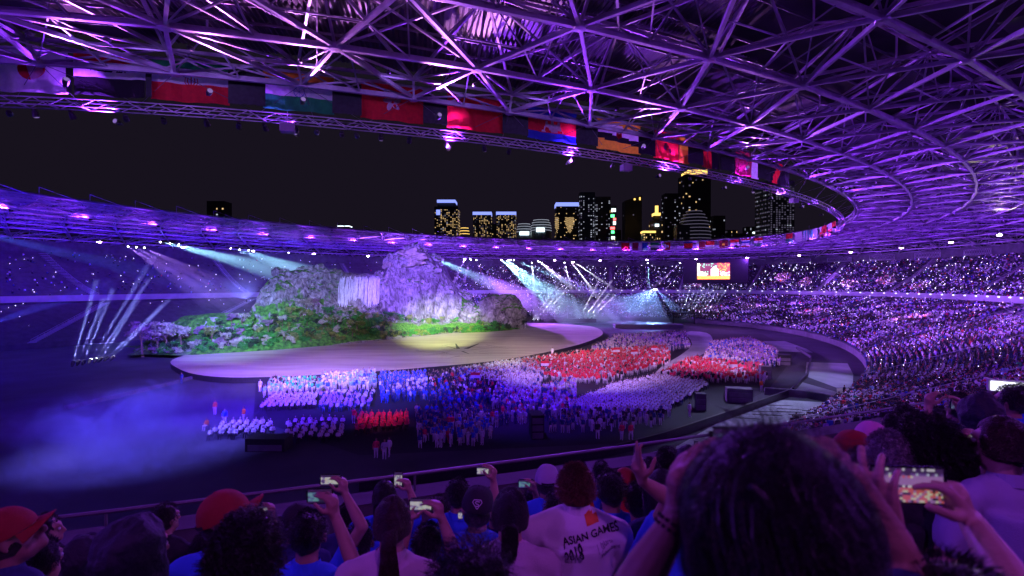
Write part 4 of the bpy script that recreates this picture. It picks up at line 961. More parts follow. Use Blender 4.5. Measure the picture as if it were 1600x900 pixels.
# ---------------------------------------------------------------- skyline beyond the stadium
M['tower'] = mat('tower_wall', (.05, .05, .06), .4, .3, .05); M['tower_pale'] = mat('tower_pale_wall', (.16, .18, .22), .5, .2, .05)
M['win_y'] = glow('window_warm', (1, .66, .28), .65); M['win_w'] = glow('window_white', (.75, .8, 1), .35); M['win_dim'] = glow('window_dim', (.35, .30, .5), .16)
M['crown_blue'] = glow('crown_blue', (.25, .32, 1), .9); M['crown_gold'] = glow('crown_gold', (1, .6, .14), 1.3); M['sign_white'] = glow('sign_white', (.75, .95, 1), 2); M['sign_red'] = glow('sign_red', (1, .1, .1), 3); M['sign_green'] = glow('sign_green', (.1, 1, .3), 2)
rc = random.Random(41)
def tower(u0, u1, v, d, label, wall='tower', grid=(12, 28), lit=.30, wm='win_y', crown=None, ch=6, depth=None, setback=None, rz=0.0, vb=None):
    p0 = P(u0, v, d); p1 = P(u1, v, d); w_ = p1.x - p0.x; H_ = p0.z; dp = depth or w_ * .8
    t = empty('tower', ((p0.x + p1.x) / 2, d, 0), rz, label, 'building')
    mb = MB(); mb.box((0, 0, H_ / 2), (w_, dp, H_))
    if setback: mb.box((0, 0, H_ + setback[1] / 2 - .1), (w_ * setback[0], dp * setback[0], setback[1]))
    mb.build('wall', M[wall], t)
    if crown:
        zc = H_ + (setback[1] if setback else 0); mb = MB(); mb.box((0, 0, zc - ch * .5 + .4), (w_ * (setback[0] if setback else 1) * 1.02 + .4, dp * 1.02, ch)); mb.build('crown', M[crown], t)
    nx, nz_ = grid; mbs = {}
    zlo = EYE + (HV - 392) / F * d; cols = [rc.random() for _ in range(nx)]
    for i in range(nx):
        for j in range(nz_):
            if rc.random() > lit * (.35 + 1.3 * cols[i]): continue
            z = zlo + (H_ - ch - zlo) * (j + .5) / nz_; x = -w_ / 2 + w_ * (i + .5) / nx
            k = wm if rc.random() < .7 else ('win_dim' if rc.random() < .8 else 'win_w')
            mbs.setdefault(k, MB()).box((x, -dp / 2 - .1, z), (w_ / nx * rc.uniform(.25, .6), .3, (H_ - zlo) / nz_ * rc.uniform(.3, .55)))
            if j % 2: mbs.setdefault(k, MB()).box((math.copysign(w_ / 2 + .1, -p0.x), -dp / 2 + dp * (i + .5) / nx, z), (.3, dp / nx * .5, (H_ - zlo) / nz_ * .5))
    for k, m_ in mbs.items(): tag(m_.build('lit_windows', M[k], t), kind='stuff')
    return t, w_, H_, dp
def rings(u0, u1, v0, v1, d, n, label, m, wall='tower_pale', k=.35, colr=None):   # stepped dome with lit cornices
    x0, x1 = P(u0, 0, d).x, P(u1, 0, d).x; w_ = x1 - x0; zt = P(0, v0, d).z; zb = P(0, v1, d).z; t = empty('domed_building', ((x0 + x1) / 2, d, 0), 0, label, 'building')
    mb = MB(); mb.lathe([(w_ * .5, 0), (w_ * .5, zb), (w_ * .48, zb + .3)], n=16)
    lb = MB()
    for i in range(n):
        f0, f1 = i / n, (i + 1) / n; r0 = w_ * .5 * math.sqrt(max(0, 1 - f0 ** 2 * (1 - k))); r1 = w_ * .5 * math.sqrt(max(0, 1 - f1 ** 2 * (1 - k))); z0, z1 = zb + (zt - zb) * f0, zb + (zt - zb) * f1
        mb.lathe([(r0 * .96, z0), (r0 * .96, z1), (0, z1)], n=16); lb.lathe([(r0 * .99, z1 - (z1 - z0) * .28), (r0 * .99, z1 - (z1 - z0) * .1)], n=16)
    mb.build('wall', M[wall], t); lb.build('cornice_lights', M[m], t); return t, w_, zt
def sign(t, x, z, w_, h, dp, m): mb = MB(); mb.box((x, -dp / 2 - .6, z), (w_, .5, h)); mb.build('sign', M[m], t)
def zat(v, d): return P(0, v, d).z
t, w_, H_, dp = tower(681, 717, 325, 800, 'square tower with a glowing blue white crown at the left of the skyline', lit=.45, crown='crown_blue', ch=4, setback=(.75, 10)); sign(t, -12, zat(325, 800) - 9, 6, 8, dp, 'crown_blue')
rings(718, 734, 356, 374, 900, 4, 'small building with a gold lit stepped dome beside the leftmost tower', 'crown_gold')
tower(740, 768, 333, 850, 'left of the twin towers with a blue lit roof band', lit=.5, crown='crown_blue', ch=5)
tower(776, 806, 333, 850, 'right of the twin towers with a blue lit roof band', lit=.5, crown='crown_blue', ch=5)
tower(742, 804, 352, 870, 'low dark block joining the twin towers', lit=.25, grid=(14, 8))
t, w_, zt = rings(807, 831, 350, 366, 780, 4, 'round stepped tower with pale lit cornices and a bright sign', 'win_w'); sign(t, 0, zat(366, 780), 14, 5, w_, 'sign_white')
t, w_, zt = rings(829, 862, 344, 364, 760, 5, 'wider round stepped tower with a white sign next to its smaller neighbour', 'win_w'); sign(t, -2, zat(361, 760), 12, 6, w_, 'sign_white')
t, w_, H_, dp = tower(868, 902, 319, 820, 'tower with a bright blue crown and gold pendant of lights', lit=.06, crown='crown_blue', ch=6)
mb = MB()
for cx_, hw in ((-17, 3.5), (3, 7)):
    for j in range(16):
        f = j / 16; hw_ = hw * (1 - max(0, f - .35) / .65 * .8); z = zat(342, 820) - f * 25
        for i in range(-3, 4):
            if abs(i) * 2 <= hw_: mb.box((cx_ + i * 2 + (j % 2), -dp / 2 - .3, z), (1.0, .4, .9))
mb.build('light_pendant', M['win_y'], t)
sign(t, -4, zat(384, 820), 22, 3, dp, 'sign_white')
tower(905, 928, 302, 900, 'tall dark office slab with rows of faint horizontal light', lit=.3, wm='win_w', grid=(6, 26))
tower(929, 952, 309, 880, 'second dark office slab standing right of the taller one', lit=.34, wm='win_w', grid=(6, 26))
t, w_, H_, dp = tower(953, 962, 322, 860, 'thin tower face with coloured advertising lights', lit=.1, grid=(2, 10))
for i, (v, m_) in enumerate([(329, 'sign_white'), (338, 'sign_green'), (349, 'sign_white'), (357, 'sign_red'), (363, 'sign_green'), (372, 'sign_white'), (343, 'sign_red')]): sign(t, rc.uniform(-2, 2), zat(v, 860), rc.uniform(4, 8), rc.uniform(3, 6), dp, m_)
t, w_, H_, dp = tower(974, 1000, 316, 900, 'dark tower with a slanted top and small gold lights', lit=.06, grid=(7, 20)); mb = MB(); mb.hexa([(-w_ / 2, -dp / 2, H_), (w_ / 2, -dp / 2, H_), (w_ / 2, dp / 2, H_), (-w_ / 2, dp / 2, H_), (-w_ / 2, -dp / 2, H_ + .5), (w_ / 2, -dp / 2, H_ + 10), (w_ / 2, dp / 2, H_ + 10), (-w_ / 2, dp / 2, H_ + .5)]); mb.build('slanted_roof', M['tower'], t); sign(t, 2, H_ + 3, 3, 3, dp, 'crown_gold'); sign(t, 11, H_ + 4, 2.4, 5, dp, 'crown_gold')
tower(1003, 1022, 362, 780, 'low building with a gold lit cornice', lit=.25, crown='crown_gold', ch=3, wm='win_y', grid=(6, 6))
t, w_, H_, dp = tower(1016, 1034, 346, 800, 'stepped building with a gold lantern on its roof', lit=.2, crown='crown_gold', ch=4, setback=(.5, 12), grid=(5, 8)); sign(t, 0, H_ + 18, 5, 12, dp * .3, 'crown_gold'); sign(t, -1, zat(353, 800), 6, 4, dp + 1, 'sign_white')
tower(1036, 1060, 304, 950, 'dark tower in front of the gold topped skyscraper', lit=.16, grid=(7, 24), wm='win_w')
tower(1064, 1104, 276, 980, 'tallest dark skyscraper with a blazing gold crown', lit=.05, crown='crown_gold', ch=8, grid=(8, 26), setback=(.7, 8))
rings(1058, 1110, 330, 378, 760, 9, 'pale domed office building with many lit floors', 'win_dim', k=.02)
tower(1112, 1130, 338, 850, 'narrow dark tower right of the pale domed building', lit=.25, grid=(5, 14), wm='win_w')
tower(1055, 1075, 352, 730, 'low pale block at the foot of the domed building', 'tower_pale', lit=.12, grid=(6, 8), wm='win_dim')
t, w_, H_, dp = tower(1150, 1182, 366, 900, 'low dark building with a green white sign', lit=.2, grid=(8, 4)); sign(t, 8, H_ + 1, 8, 3, dp, 'sign_white')
tower(1188, 1231, 285, 640, 'pale high rise under the catwalk with a grid of faint windows', 'tower_pale', lit=.8, grid=(9, 30), wm='win_dim', rz=.2)
t, w_, H_, dp = tower(330, 357, 316, 900, 'lone dark tower with a yellow sign beyond the left roof', lit=.16, grid=(6, 16)); sign(t, -10, zat(341, 900), 7, 5, dp, 'crown_gold')
tower(530, 548, 354, 850, 'small block with a red and white roof light beyond the roof', lit=.0, crown='sign_white', ch=1.2, grid=(3, 3))
for i_, (u_, v_, dd_) in enumerate(sorted([(700, 368, 1100), (765, 364, 1200), (838, 362, 1300), (890, 358, 1250), (960, 360, 1300), (990, 352, 1200), (1042, 348, 1300), (1090, 352, 1150), (1140, 360, 1200), (1172, 355, 1300), (1215, 362, 1200), (640, 372, 1200)])):
    tower(u_ - 9, u_ + 9, v_, dd_, 'low distant block of the skyline, %s of the small ones from the left' % ordn(i_), lit=.22, grid=(7, 6), wm='win_y' if i_ % 2 else 'win_w', ch=1)
# ---------------------------------------------------------------- flags hung between roof edge and catwalk
FC = {}
def fcol(n, c):
    if n not in FC:
        m = FC[n] = mat('flag_' + n, c, .8, .12, 2.5, .2); nt = m.node_tree; b = nt.nodes['Principled BSDF']; o = nt.nodes['Material Output']
        tl = nt.nodes.new('ShaderNodeBsdfTranslucent'); mx = nt.nodes.new('ShaderNodeMixShader'); mx.inputs[0].default_value = .45; nt.links.new(b.inputs['Base Color'].links[0].from_socket, tl.inputs[0])
        nt.links.new(b.outputs[0], mx.inputs[1]); nt.links.new(tl.outputs[0], mx.inputs[2]); nt.links.new(mx.outputs[0], o.inputs['Surface'])
    return FC[n]
WH = ('white', (.8, .79, .8)); RD = ('red', (.75, .02, .03)); BK = ('black', (.012, .012, .014)); GN = ('green', (.02, .32, .10)); BL_ = ('blue', (.03, .06, .5)); YL = ('yellow', (.9, .55, .03)); OR = ('orange', (.85, .25, .03)); TL = ('teal', (.1, .55, .5)); SB = ('sky', (.2, .45, .8)); MR = ('maroon', (.32, .02, .06))
def wav(x, z, W, H, ph): return .16 * math.sin(x * 1.5 + ph) * (1 - z / H * .6) + .07 * math.sin(x * 3.7 + ph * 2 + z)
def fgrid(poly_fn, W, H, ph, nx, nz_, col, off=0.0):        # cells of the waving cloth for which poly_fn(x,z) is true
    mb = MB()
    for i in range(nx):
        for j in range(nz_):
            x0, x1 = W * i / nx, W * (i + 1) / nx; z0, z1 = H * j / nz_, H * (j + 1) / nz_
            if poly_fn((x0 + x1) / 2 / W, (z0 + z1) / 2 / H): mb.face([(x, -wav(x, z, W, H, ph) - off, z) for x, z in ((x0, z0), (x1, z0), (x1, z1), (x0, z1))])
    return mb
def shape2d(t, pts, W, H, ph, col, name='emblem'):           # closed outline in flag units, slightly proud of the cloth, both sides
    for o_ in (.02, -.02):
        mb = MB(); mb.face([(x * W, -wav(x * W, z * H, W, H, ph) - o_, z * H) for x, z in (pts if o_ > 0 else pts[::-1])]); mb.build(name, fcol(*col), t)
def circ(cx, cz, r, W, H, n=20, a0=0, a1=6.2832): return [(cx + r * H / W * math.cos(a0 + (a1 - a0) * i / n), cz + r * math.sin(a0 + (a1 - a0) * i / n)) for i in range(n)]
def flag(p, q, ztop, zbot, label, fields, emb=None, W=None, detail=True):
    d = Vector((q.x - p.x, q.y - p.y, 0)); W = d.length; H = ztop - zbot; ph = rc.uniform(0, 6)
    t = empty('flag', (p.x, p.y, zbot), math.atan2(d.y, d.x), label, 'flag', 'national flags hung along the roof edge')
    for fn, col in fields:
        n = (24, 16) if detail else (6, 6)
        fgrid(fn, W, H, ph, n[0], n[1], col).build('stripe', fcol(*col), t)
    if emb: emb(t, W, H, ph)
    mb = MB(); mb.tube((0, 0, H), (W, 0, H), .04, n=5); mb.build('hanging_rope', M['steel_dark'], t)
    return t
def hband(a, b, col): return (lambda x, z: a <= z < b, col)
def near_pt(u, off):
    best = None
    for t in np.linspace(0, 2 * math.pi, 2881):
        q = RP(A0 + off, B0 + off, t, 33)
        if q.y > 6 and abs(CU + F * q.x / q.y - u) < 4 and (best is None or q.y < best.y): best = q
    return best
def ribbon(t, pts, wd, W, H, ph, col, name='emblem'):
    for (x0, z0), (x1, z1) in zip(pts, pts[1:]):
        dx, dz = (x1 - x0) * W, (z1 - z0) * H; L_ = math.hypot(dx, dz) or 1; nx_, nz2 = -dz / L_ * wd / 2 / W, dx / L_ * wd / 2 / H
        shape2d(t, [(x0 - nx_, z0 - nz2), (x1 - nx_, z1 - nz2), (x1 + nx_, z1 + nz2), (x0 + nx_, z0 + nz2)], W, H, ph, col, name)
def e_japan(t, W, H, ph): shape2d(t, circ(.48, .58, .29, W, H), W, H, ph, RD)
def e_iraq(t, W, H, ph):                    # kufic script drawn as strokes
    G_ = BK
    for s in [[(.24, .60), (.24, .66), (.30, .60), (.37, .60), (.37, .66)], [(.33, .60), (.33, .70)], [(.40, .60), (.40, .70)], [(.43, .58), (.43, .63), (.48, .63), (.52, .60), (.52, .70)], [(.60, .60), (.60, .65), (.66, .65)], [(.63, .60), (.63, .70)], [(.66, .60), (.66, .70)], [(.70, .60), (.70, .70)], [(.24, .60), (.52, .60)], [(.58, .60), (.66, .60)]]: ribbon(t, s, .1, W, H, ph, G_, 'script')
def e_iran(t, W, H, ph):
    for s in (-1, 1):
        ribbon(t, [(.5 + s * .025, .42), (.5 + s * .05, .5), (.5 + s * .04, .60)], .09, W, H, ph, RD); ribbon(t, [(.5 + s * .04, .38), (.5 + s * .085, .48), (.5 + s * .075, .60)], .07, W, H, ph, RD)
    ribbon(t, [(.5, .36), (.5, .62)], .1, W, H, ph, RD)
def e_india(t, W, H, ph):
    pts = circ(.5, .5, .13, W, H, 24); ribbon(t, pts + pts[:1], .06, W, H, ph, BL_)
    for i in range(8): ribbon(t, [(.5, .5), pts[i * 3]], .03, W, H, ph, BL_)
def e_hk(t, W, H, ph):
    for k in range(5):
        a = k * 1.2566 + 1.57; c = (.5 + .14 * H / W * math.cos(a), .5 + .14 * math.sin(a)); pts = []
        for i in range(12):
            b = 6.283 * i / 12; r1, r2 = .12 * math.cos(b), .065 * math.sin(b); pts.append((c[0] + (r1 * math.cos(a + .35) - r2 * math.sin(a + .35)) * H / W, c[1] + r1 * math.sin(a + .35) + r2 * math.cos(a + .35)))
        shape2d(t, pts, W, H, ph, WH)
def e_camb(t, W, H, ph):
    for a, b, c, d in ((.3, .7, .27, .33), (.34, .66, .33, .45), (.36, .42, .45, .6), (.47, .53, .45, .7), (.58, .64, .45, .6), (.38, .62, .45, .52)): shape2d(t, [(a, c), (b, c), (b - .01, d), (a + .01, d)], W, H, ph, WH)
def e_brun(t, W, H, ph): shape2d(t, [(.42, .5), (.5, .42), (.58, .5), (.56, .66), (.5, .58), (.44, .66)], W, H, ph, RD); ribbon(t, [(.5, .42), (.5, .75)], .08, W, H, ph, RD)
def e_mac(t, W, H, ph): shape2d(t, circ(.45, .45, .14, W, H, 10), W, H, ph, ('mauve', (.5, .25, .5))); shape2d(t, circ(.65, .35, .09, W, H, 8), W, H, ph, ('mauve', (.5, .25, .5)))
ZT_, ZB_ = 37.5, 33.75
defs = [
    (-2, 110, 'white flag with a red disc, leftmost along the near roof edge', [hband(0, 1, WH)], e_japan),
    (117, 232, 'flag with green script on white above a black stripe', [hband(0, .42, BK), hband(.42, .8, WH), hband(.8, 1, RD)], e_iraq),
    (240, 362, 'flag with a red emblem on white above a red stripe', [hband(0, .46, RD), hband(.46, .8, WH), hband(.8, 1, GN)], e_iran),
    (415, 524, 'flag with a blue wheel on white above a green stripe', [hband(0, .40, GN), hband(.40, .70, WH), hband(.7, 1, OR)], e_india),
    (564, 664, 'red flag with a white five petalled flower', [hband(0, 1, RD)], e_hk),
    (700, 789, 'plain red flag between two dark gaps', [hband(0, 1, RD)], None),
    (825, 903, 'red flag with a white temple above a blue stripe', [hband(0, .25, BL_), hband(.25, .75, RD), hband(.75, 1, BL_)], e_camb),
    (935, 1003, 'yellow flag with black and white diagonal bands', [(lambda x, z: z < .36 - .1 * x, YL), (lambda x, z: z > .9 - .1 * x, YL), (lambda x, z: .36 - .1 * x <= z < .58 - .15 * x, BK), (lambda x, z: .58 - .15 * x <= z <= .9 - .1 * x, WH)], e_brun),
    (1025, 1062, 'red flag with mauve flowers', [hband(0, 1, RD)], e_mac),
    (1063, 1080, 'narrow orange flag beside the flowered red one', [hband(0, .5, OR), hband(.5, 1, YL)], None),
    (1100, 1132, 'dark flag with a red corner near the roof lattice', [(lambda x, z: x < .45 and z < .7, RD), (lambda x, z: x >= .45, BK), (lambda x, z: x < .45 and z >= .7, BK)], None),
    (1150, 1188, 'dark red flag with a grey white hoist', [(lambda x, z: x < .7, MR), (lambda x, z: x >= .7, WH)], None),
    (1205, 1238, 'black flag with a bright red diagonal near the tip', [(lambda x, z: abs(x - .2 - z * .3) < .14, RD), (lambda x, z: x - .2 - z * .3 >= .14, BK), (lambda x, z: x - .2 - z * .3 <= -.14, BK)], None)]
for u0, u1, lab, fl_, em in defs:
    flag(near_pt(u0, -2.2), near_pt(u1, -2.2), ZT_, ZB_, lab, fl_, em)
# dark drapes filling the gaps behind the flags
DRM = mat('dark_drape', (.03, .04, .035), .9, .3, 3)
DW = ['left of the leftmost white flag', 'between the disc flag and the script flag', 'between the script flag and the white and red flag', 'left of the flag with the blue wheel', 'right of the flag with the blue wheel', 'between the two red flags', 'right of the plain red flag', 'left of the yellow flag', 'right of the yellow flag', 'right of the narrow orange flag', 'right of the dark flag with a red corner', 'right of the dark red flag']
for u0, u1 in ((-60, -3), (109, 118), (231, 241), (361, 416), (522, 566), (662, 702), (787, 827), (901, 937), (1001, 1027), (1078, 1102), (1130, 1152), (1186, 1207)):
    p, q = near_pt(u0, -1.5), near_pt(u1, -1.5)
    if p is None or q is None: continue
    dr = MB()
    for i in range(4):
        a = p.lerp(q, i / 4); b = p.lerp(q, (i + 1) / 4); dr.face([(a.x, a.y, 33.7), (b.x, b.y, 33.7 + .1 * math.sin(i)), (b.x, b.y, 36.8), (a.x, a.y, 36.8)])
    tag(dr.build('dark_drape', DRM), 'dark drape hung ' + DW.pop(0), 'drape')
# far flags
farf = [(975, 'red', [hband(0, 1, RD)]), (993, 'white edged maroon', [(lambda x, z: x < .3, WH), (lambda x, z: x >= .3, MR)]), (1008, 'white and blue with crescent', [(lambda x, z: x < .3, WH), (lambda x, z: x >= .3, BL_)]), (1026, 'white over black', [hband(0, .35, BK), hband(.35, .7, WH), hband(.7, 1, GN)]), (1043, 'white triangle on red', [(lambda x, z: x > 1 - abs(z - .5) * 1.8 or x > .75, RD), (lambda x, z: not (x > 1 - abs(z - .5) * 1.8 or x > .75), WH)]), (1078, 'blue edged red with a white disc', [hband(0, .2, BL_), hband(.2, .8, RD), hband(.8, 1, BL_)]), (1097, 'maroon', [(lambda x, z: x > .3, MR), (lambda x, z: x <= .3, WH)]), (1112, 'red over white', [hband(0, .5, WH), hband(.5, 1, RD)]), (1133, 'maroon with gold', [(lambda x, z: (x - .5) ** 2 + (z - .5) ** 2 > .06, MR), (lambda x, z: (x - .5) ** 2 + (z - .5) ** 2 <= .06, YL)]), (1150, 'red white and black', [hband(0, .33, BK), hband(.33, .67, WH), hband(.67, 1, RD)]), (1168, 'blue white and red striped', [hband(0, .25, RD), hband(.25, .42, WH), hband(.42, .62, BL_), hband(.62, .8, WH), hband(.8, 1, RD)]), (1187, 'red and white banded', [hband(0, .3, GN), hband(.3, .65, WH), hband(.65, 1, RD)]), (1236, 'red over dark green', [(lambda x, z: z < .45, GN), (lambda x, z: z >= .45, RD)]), (1250, 'pale plain', [hband(0, 1, WH)]), (1262, 'teal and white', [*[(lambda x, z, q=q: int(x * 6) == q, TL if q % 2 == 0 else WH) for q in range(6)]]), (1274, 'pale teal with white crescent', [(lambda x, z: x < .4, TL), (lambda x, z: x >= .4, WH)]), (1288, 'red with pale corner', [(lambda x, z: x < .4 and z > .5, WH), (lambda x, z: not (x < .4 and z > .5), RD)]), (1302, 'white and red quartered', [*[(lambda x, z, a=a, b=b: (x < .5) == a and (z < .5) == b, RD if a == b else WH) for a in (True, False) for b in (True, False)]]), (1317, 'long pale', [hband(0, 1, WH)])]
def far_pt(u, off):
    best = None
    for t in np.linspace(0, 2 * math.pi, 2881):
        q = RP(A0 + off, B0 + off, t, 33)
        if q.y > 6 and abs(CU + F * q.x / q.y - u) < 3 and (best is None or q.y > best.y): best = q
    return best
for u, nm, fl_ in farf:
    hw = 7 if u < 1200 else 5.5
    a, b = far_pt(u - hw, -3.0), far_pt(u + hw, -3.0)
    if a and b: flag(a, b, 36.6, 32.9 if u < 1310 else 31.5, nm + ' flag hung on the far roof edge', fl_, None, detail=False)
# ---------------------------------------------------------------- stage spotlights and the smoke their beams cross
def sp_up(u, v, d, u2, v2, d2, *a, **k): stage_spot(P(u, v, d), P(u2, v2, d2), *a, **k)
T_ = (.35, .8, 1); B_ = (.35, .45, 1); V_ = (.45, .2, 1)
BC = {}
for n_, (u, v, d, u2, v2, d2, col, pw, an, dn) in enumerate([
    (250, 378, 180, 500, 440, 150, T_, 150000, 7, .012), (265, 380, 180, 520, 450, 150, T_, 150000, 7, .012), (279, 382, 182, 545, 450, 150, T_, 120000, 6, .012),
    (360, 388, 200, 520, 440, 165, T_, 150000, 7, .012), (374, 390, 202, 560, 450, 160, T_, 150000, 7, .012), (388, 391, 203, 590, 460, 160, T_, 120000, 6, .012),
    (200, 385, 172, 330, 470, 140, V_, 120000, 6, .010), (213, 386, 172, 370, 480, 140, V_, 120000, 6, .010), (225, 387, 172, 400, 470, 140, V_, 120000, 6, .010),
    (668, 400, 250, 830, 470, 200, T_, 220000, 7, .014), (680, 401, 250, 860, 490, 200, T_, 200000, 6, .012),
    (783, 406, 265, 900, 500, 215, T_, 500000, 12, .020), (792, 407, 266, 960, 520, 220, T_, 350000, 10, .016), (802, 406, 267, 990, 480, 235, T_, 250000, 6, .014),
    (831, 410, 270, 838, 500, 225, WHITE, 160000, 3.5, .016), (843, 409, 270, 915, 470, 240, WHITE, 200000, 3, .018), (846, 410, 270, 965, 500, 230, WHITE, 200000, 3, .018),
    (882, 410, 275, 905, 500, 230, WHITE, 200000, 3, .018), (893, 409, 275, 975, 520, 235, WHITE, 250000, 4, .018), (896, 409, 275, 965, 455, 250, WHITE, 200000, 3, .018),
    (1012, 411, 280, 1014, 450, 262, T_, 160000, 5, .016), (1063, 411, 278, 1020, 450, 250, V_, 120000, 2.5, .014),
    (735, 404, 258, 725, 440, 240, V_, 90000, 4, .012), (726, 406, 258, 705, 450, 240, V_, 90000, 4, .012), (744, 406, 258, 765, 450, 240, V_, 90000, 4, .012),
    (1022, 452, 262, 930, 520, 215, (.22, .42, 1), 110000, 26, .009), (1024, 452, 262, 1010, 525, 215, (.22, .42, 1), 70000, 26, .007), (1026, 452, 262, 1085, 515, 222, (.22, .4, 1), 80000, 12, .009)]):
    cn_ = {T_: 'teal', V_: 'violet', WHITE: 'white'}.get(col, 'blue white'); pl_ = 'left part of the far roof' if u < 420 else 'roof above the end boulder' if u < 700 else 'roof right of the mountain' if u < 870 else 'roof left of the giant screen'
    cnt_ = BC.setdefault((cn_, pl_), 0); BC[(cn_, pl_)] += 1
    sp_up(u, v, d, u2, v2, d2, col, pw * (6 if an < 5 else 3.0 if u < 420 else 2.0), an, '%s spotlight under the %s, %s from the left' % (cn_, pl_, ordn(cnt_)), beam=dn * (7 if an < 5 else .8 if u < 420 else 1.6))
for n_, (u, v, u2, v2) in enumerate([(113, 568, 150, 440), (121, 567, 160, 470), (130, 566, 175, 455), (140, 564, 240, 400), (148, 563, 230, 440), (156, 562, 215, 470), (166, 560, 250, 480), (175, 559, 262, 470)]):
    g_ = G(u, v, 1.6); stage_spot(g_, P(u2, v2, g_.y + 12), (.25, .3, 1), 300000, 3.3, '%s floor spotlight from the left in the row left of the stage' % ordn(n_), beam=.045, grp='floor spotlights left of the stage', size=1.3)
for n_, (u, v, u2, v2) in enumerate([(832, 500, 875, 440), (838, 500, 880, 448), (844, 500, 885, 452), (850, 500, 880, 462), (856, 499, 878, 474), (905, 499, 935, 440), (912, 498, 955, 440), (918, 498, 950, 460), (924, 497, 960, 462)]):
    g_ = P(u, v, 225); stage_spot(g_, P(u2, v2, 232), WHITE, 700000, 2.8, '%s floor spotlight from the left beyond the far stage end' % ordn(n_), beam=.08, grp='floor spotlights beyond the stage', size=1.6)
for n_ in range(11):
    u = 1058 + n_ * 5.3; v = 484 + n_ * .35
    stage_spot(P(u, v, 215), P(u + 5 + n_ * 2.2, 448, 222), (.6, .75, 1), 260000, 2.2, '%s upward spotlight from the left on the far bridge' % ordn(n_), beam=.16, grp='row of spotlights at the far end of the arena', size=1.5)
# broad blue shafts crossing the left stands
stage_spot(P(-90, 350, 120), P(330, 450, 150), (.06, .14, 1), 600000, 7, 'blue spotlight beyond the left picture edge throwing a wide shaft', beam=.004)
stage_spot(P(-60, 520, 110), P(170, 445, 140), (.05, .06, 1), 420000, 8, 'blue spotlight low at the left throwing a wide upward shaft', beam=.004)
stage_spot(P(385, 470, 150), P(378, 440, 156), (.20, .20, 1), 5000, 70, 'pale blue lamp glowing behind the left flank of the mountain', beam=.03, length=9)
# pink and violet streaks thrown over the audience on the right
for n_, (t_, k_, col, pw) in enumerate([(-.62, 10, PINK, 1), (-.47, 16, PINK, 1.2), (-.36, 12, PINK, 1.2), (-.27, 18, VIOLET, 1.5), (-.18, 14, PINK, 1.2), (-.08, 20, PINK, 1), (.02, 14, PINK, .9), (.12, 17, PINK, .9), (.25, 12, PINK, .8)]):
    c_ = SP(158, 113, t_, 30); to_ = upper(k_, t_ + .05); stage_spot(c_, to_, col, 80000 * pw, 13, '%s lamp throwing a pink streak on the upper tier' % ordn(n_), grp='streak lamps', lensm='lens_dim')
for n_, (t_, k_, col) in enumerate([(-.85, 20, PINK), (-.6, 26, VIOLET), (-.42, 18, PINK), (-.25, 26, VIOLET), (-.1, 20, PINK), (.05, 14, PINK)]):
    c_ = SP(158, 113, t_ - .1, 30); to_ = lower(k_, t_); stage_spot(c_, to_, col, 150000, 16, '%s lamp throwing a violet streak on the lower tier' % ordn(n_), grp='streak lamps', lensm='lens_dim')
# violet wash of the right hand lower tier from the lamps across the opening
for n_, (u_, v_, d_, u2, v2, d2, pw) in enumerate([(735, 403, 255, 1380, 540, 105, 1.0), (575, 398, 235, 1450, 600, 75, .8), (840, 405, 272, 1250, 490, 160, 1.0), (450, 392, 210, 1200, 470, 190, .8)]):
    p_, q_ = P(u_, v_ + 3, d_), P(u2, v2, d2); stage_spot(p_, q_, (.36, .10, 1), 34 * (q_ - p_).length ** 2, 38, '%s wide lamp under the far roof washing the right stands' % ordn(n_), grp='stand wash lamps')
stage_spot(SP(158, 113, -1.0, 30), G(1440, 640, 6), (1, .82, .6), 14000, 62, 'warm white work lamp over the near right stand', grp='work lamps')
# ---------------------------------------------------------------- drifting smoke at the left of the field
sm = bpy.data.materials.new('drifting_smoke'); sm.use_nodes = True; nt = sm.node_tree; nt.nodes.clear(); N, L = nt.nodes, nt.links
o_ = N.new('ShaderNodeOutputMaterial'); v_ = N.new('ShaderNodeVolumePrincipled'); tc = N.new('ShaderNodeTexCoord'); nz = N.new('ShaderNodeTexNoise'); nz.inputs['Scale'].default_value = .28; nz.inputs['Detail'].default_value = 7; nz.inputs['Distortion'].default_value = 1.0
L.new(tc.outputs['Object'], nz.inputs['Vector']); vl = N.new('ShaderNodeVectorMath'); vl.operation = 'LENGTH'; mp = N.new('ShaderNodeMapping'); mp.inputs['Scale'].default_value = (1 / 11, 1 / 9, 1 / 5); L.new(tc.outputs['Object'], mp.inputs[0]); L.new(mp.outputs[0], vl.inputs[0])
a_ = N.new('ShaderNodeMath'); a_.operation = 'MULTIPLY_ADD'; a_.inputs[1].default_value = -.42; L.new(vl.outputs['Value'], a_.inputs[0]); L.new(nz.outputs['Fac'], a_.inputs[2])
r_ = N.new('ShaderNodeMapRange'); r_.inputs[1].default_value = .17; r_.inputs[2].default_value = .42; r_.inputs[3].default_value = 0; r_.inputs[4].default_value = .11; L.new(a_.outputs[0], r_.inputs[0]); L.new(r_.outputs[0], v_.inputs['Density']); v_.inputs['Color'].default_value = (.5, .52, 1, 1); L.new(v_.outputs[0], o_.inputs['Volume'])
bm = bmesh.new(); bmesh.ops.create_icosphere(bm, subdivisions=3, radius=1); bmesh.ops.scale(bm, vec=(11, 9, 5), verts=bm.verts); me = bpy.data.meshes.new('smoke'); bm.to_mesh(me); bm.free(); me.materials.append(sm)
tag(link('smoke', me, None, G(212, 735, 0) + Vector((0, 0, 3.2)), .4), 'pale blue smoke drifting over the dark left side of the field', 'smoke', kind='stuff')
zone(60, 230, 690, 54, (.16, .13, 1), 12.0, 46, 'added to shine blue into the drifting smoke')  # blue spot added so that the smoke shows
zone(120, 300, 640, 75, (.09, .008, 1), 8.0, 66, 'washing the left of the field deep blue')
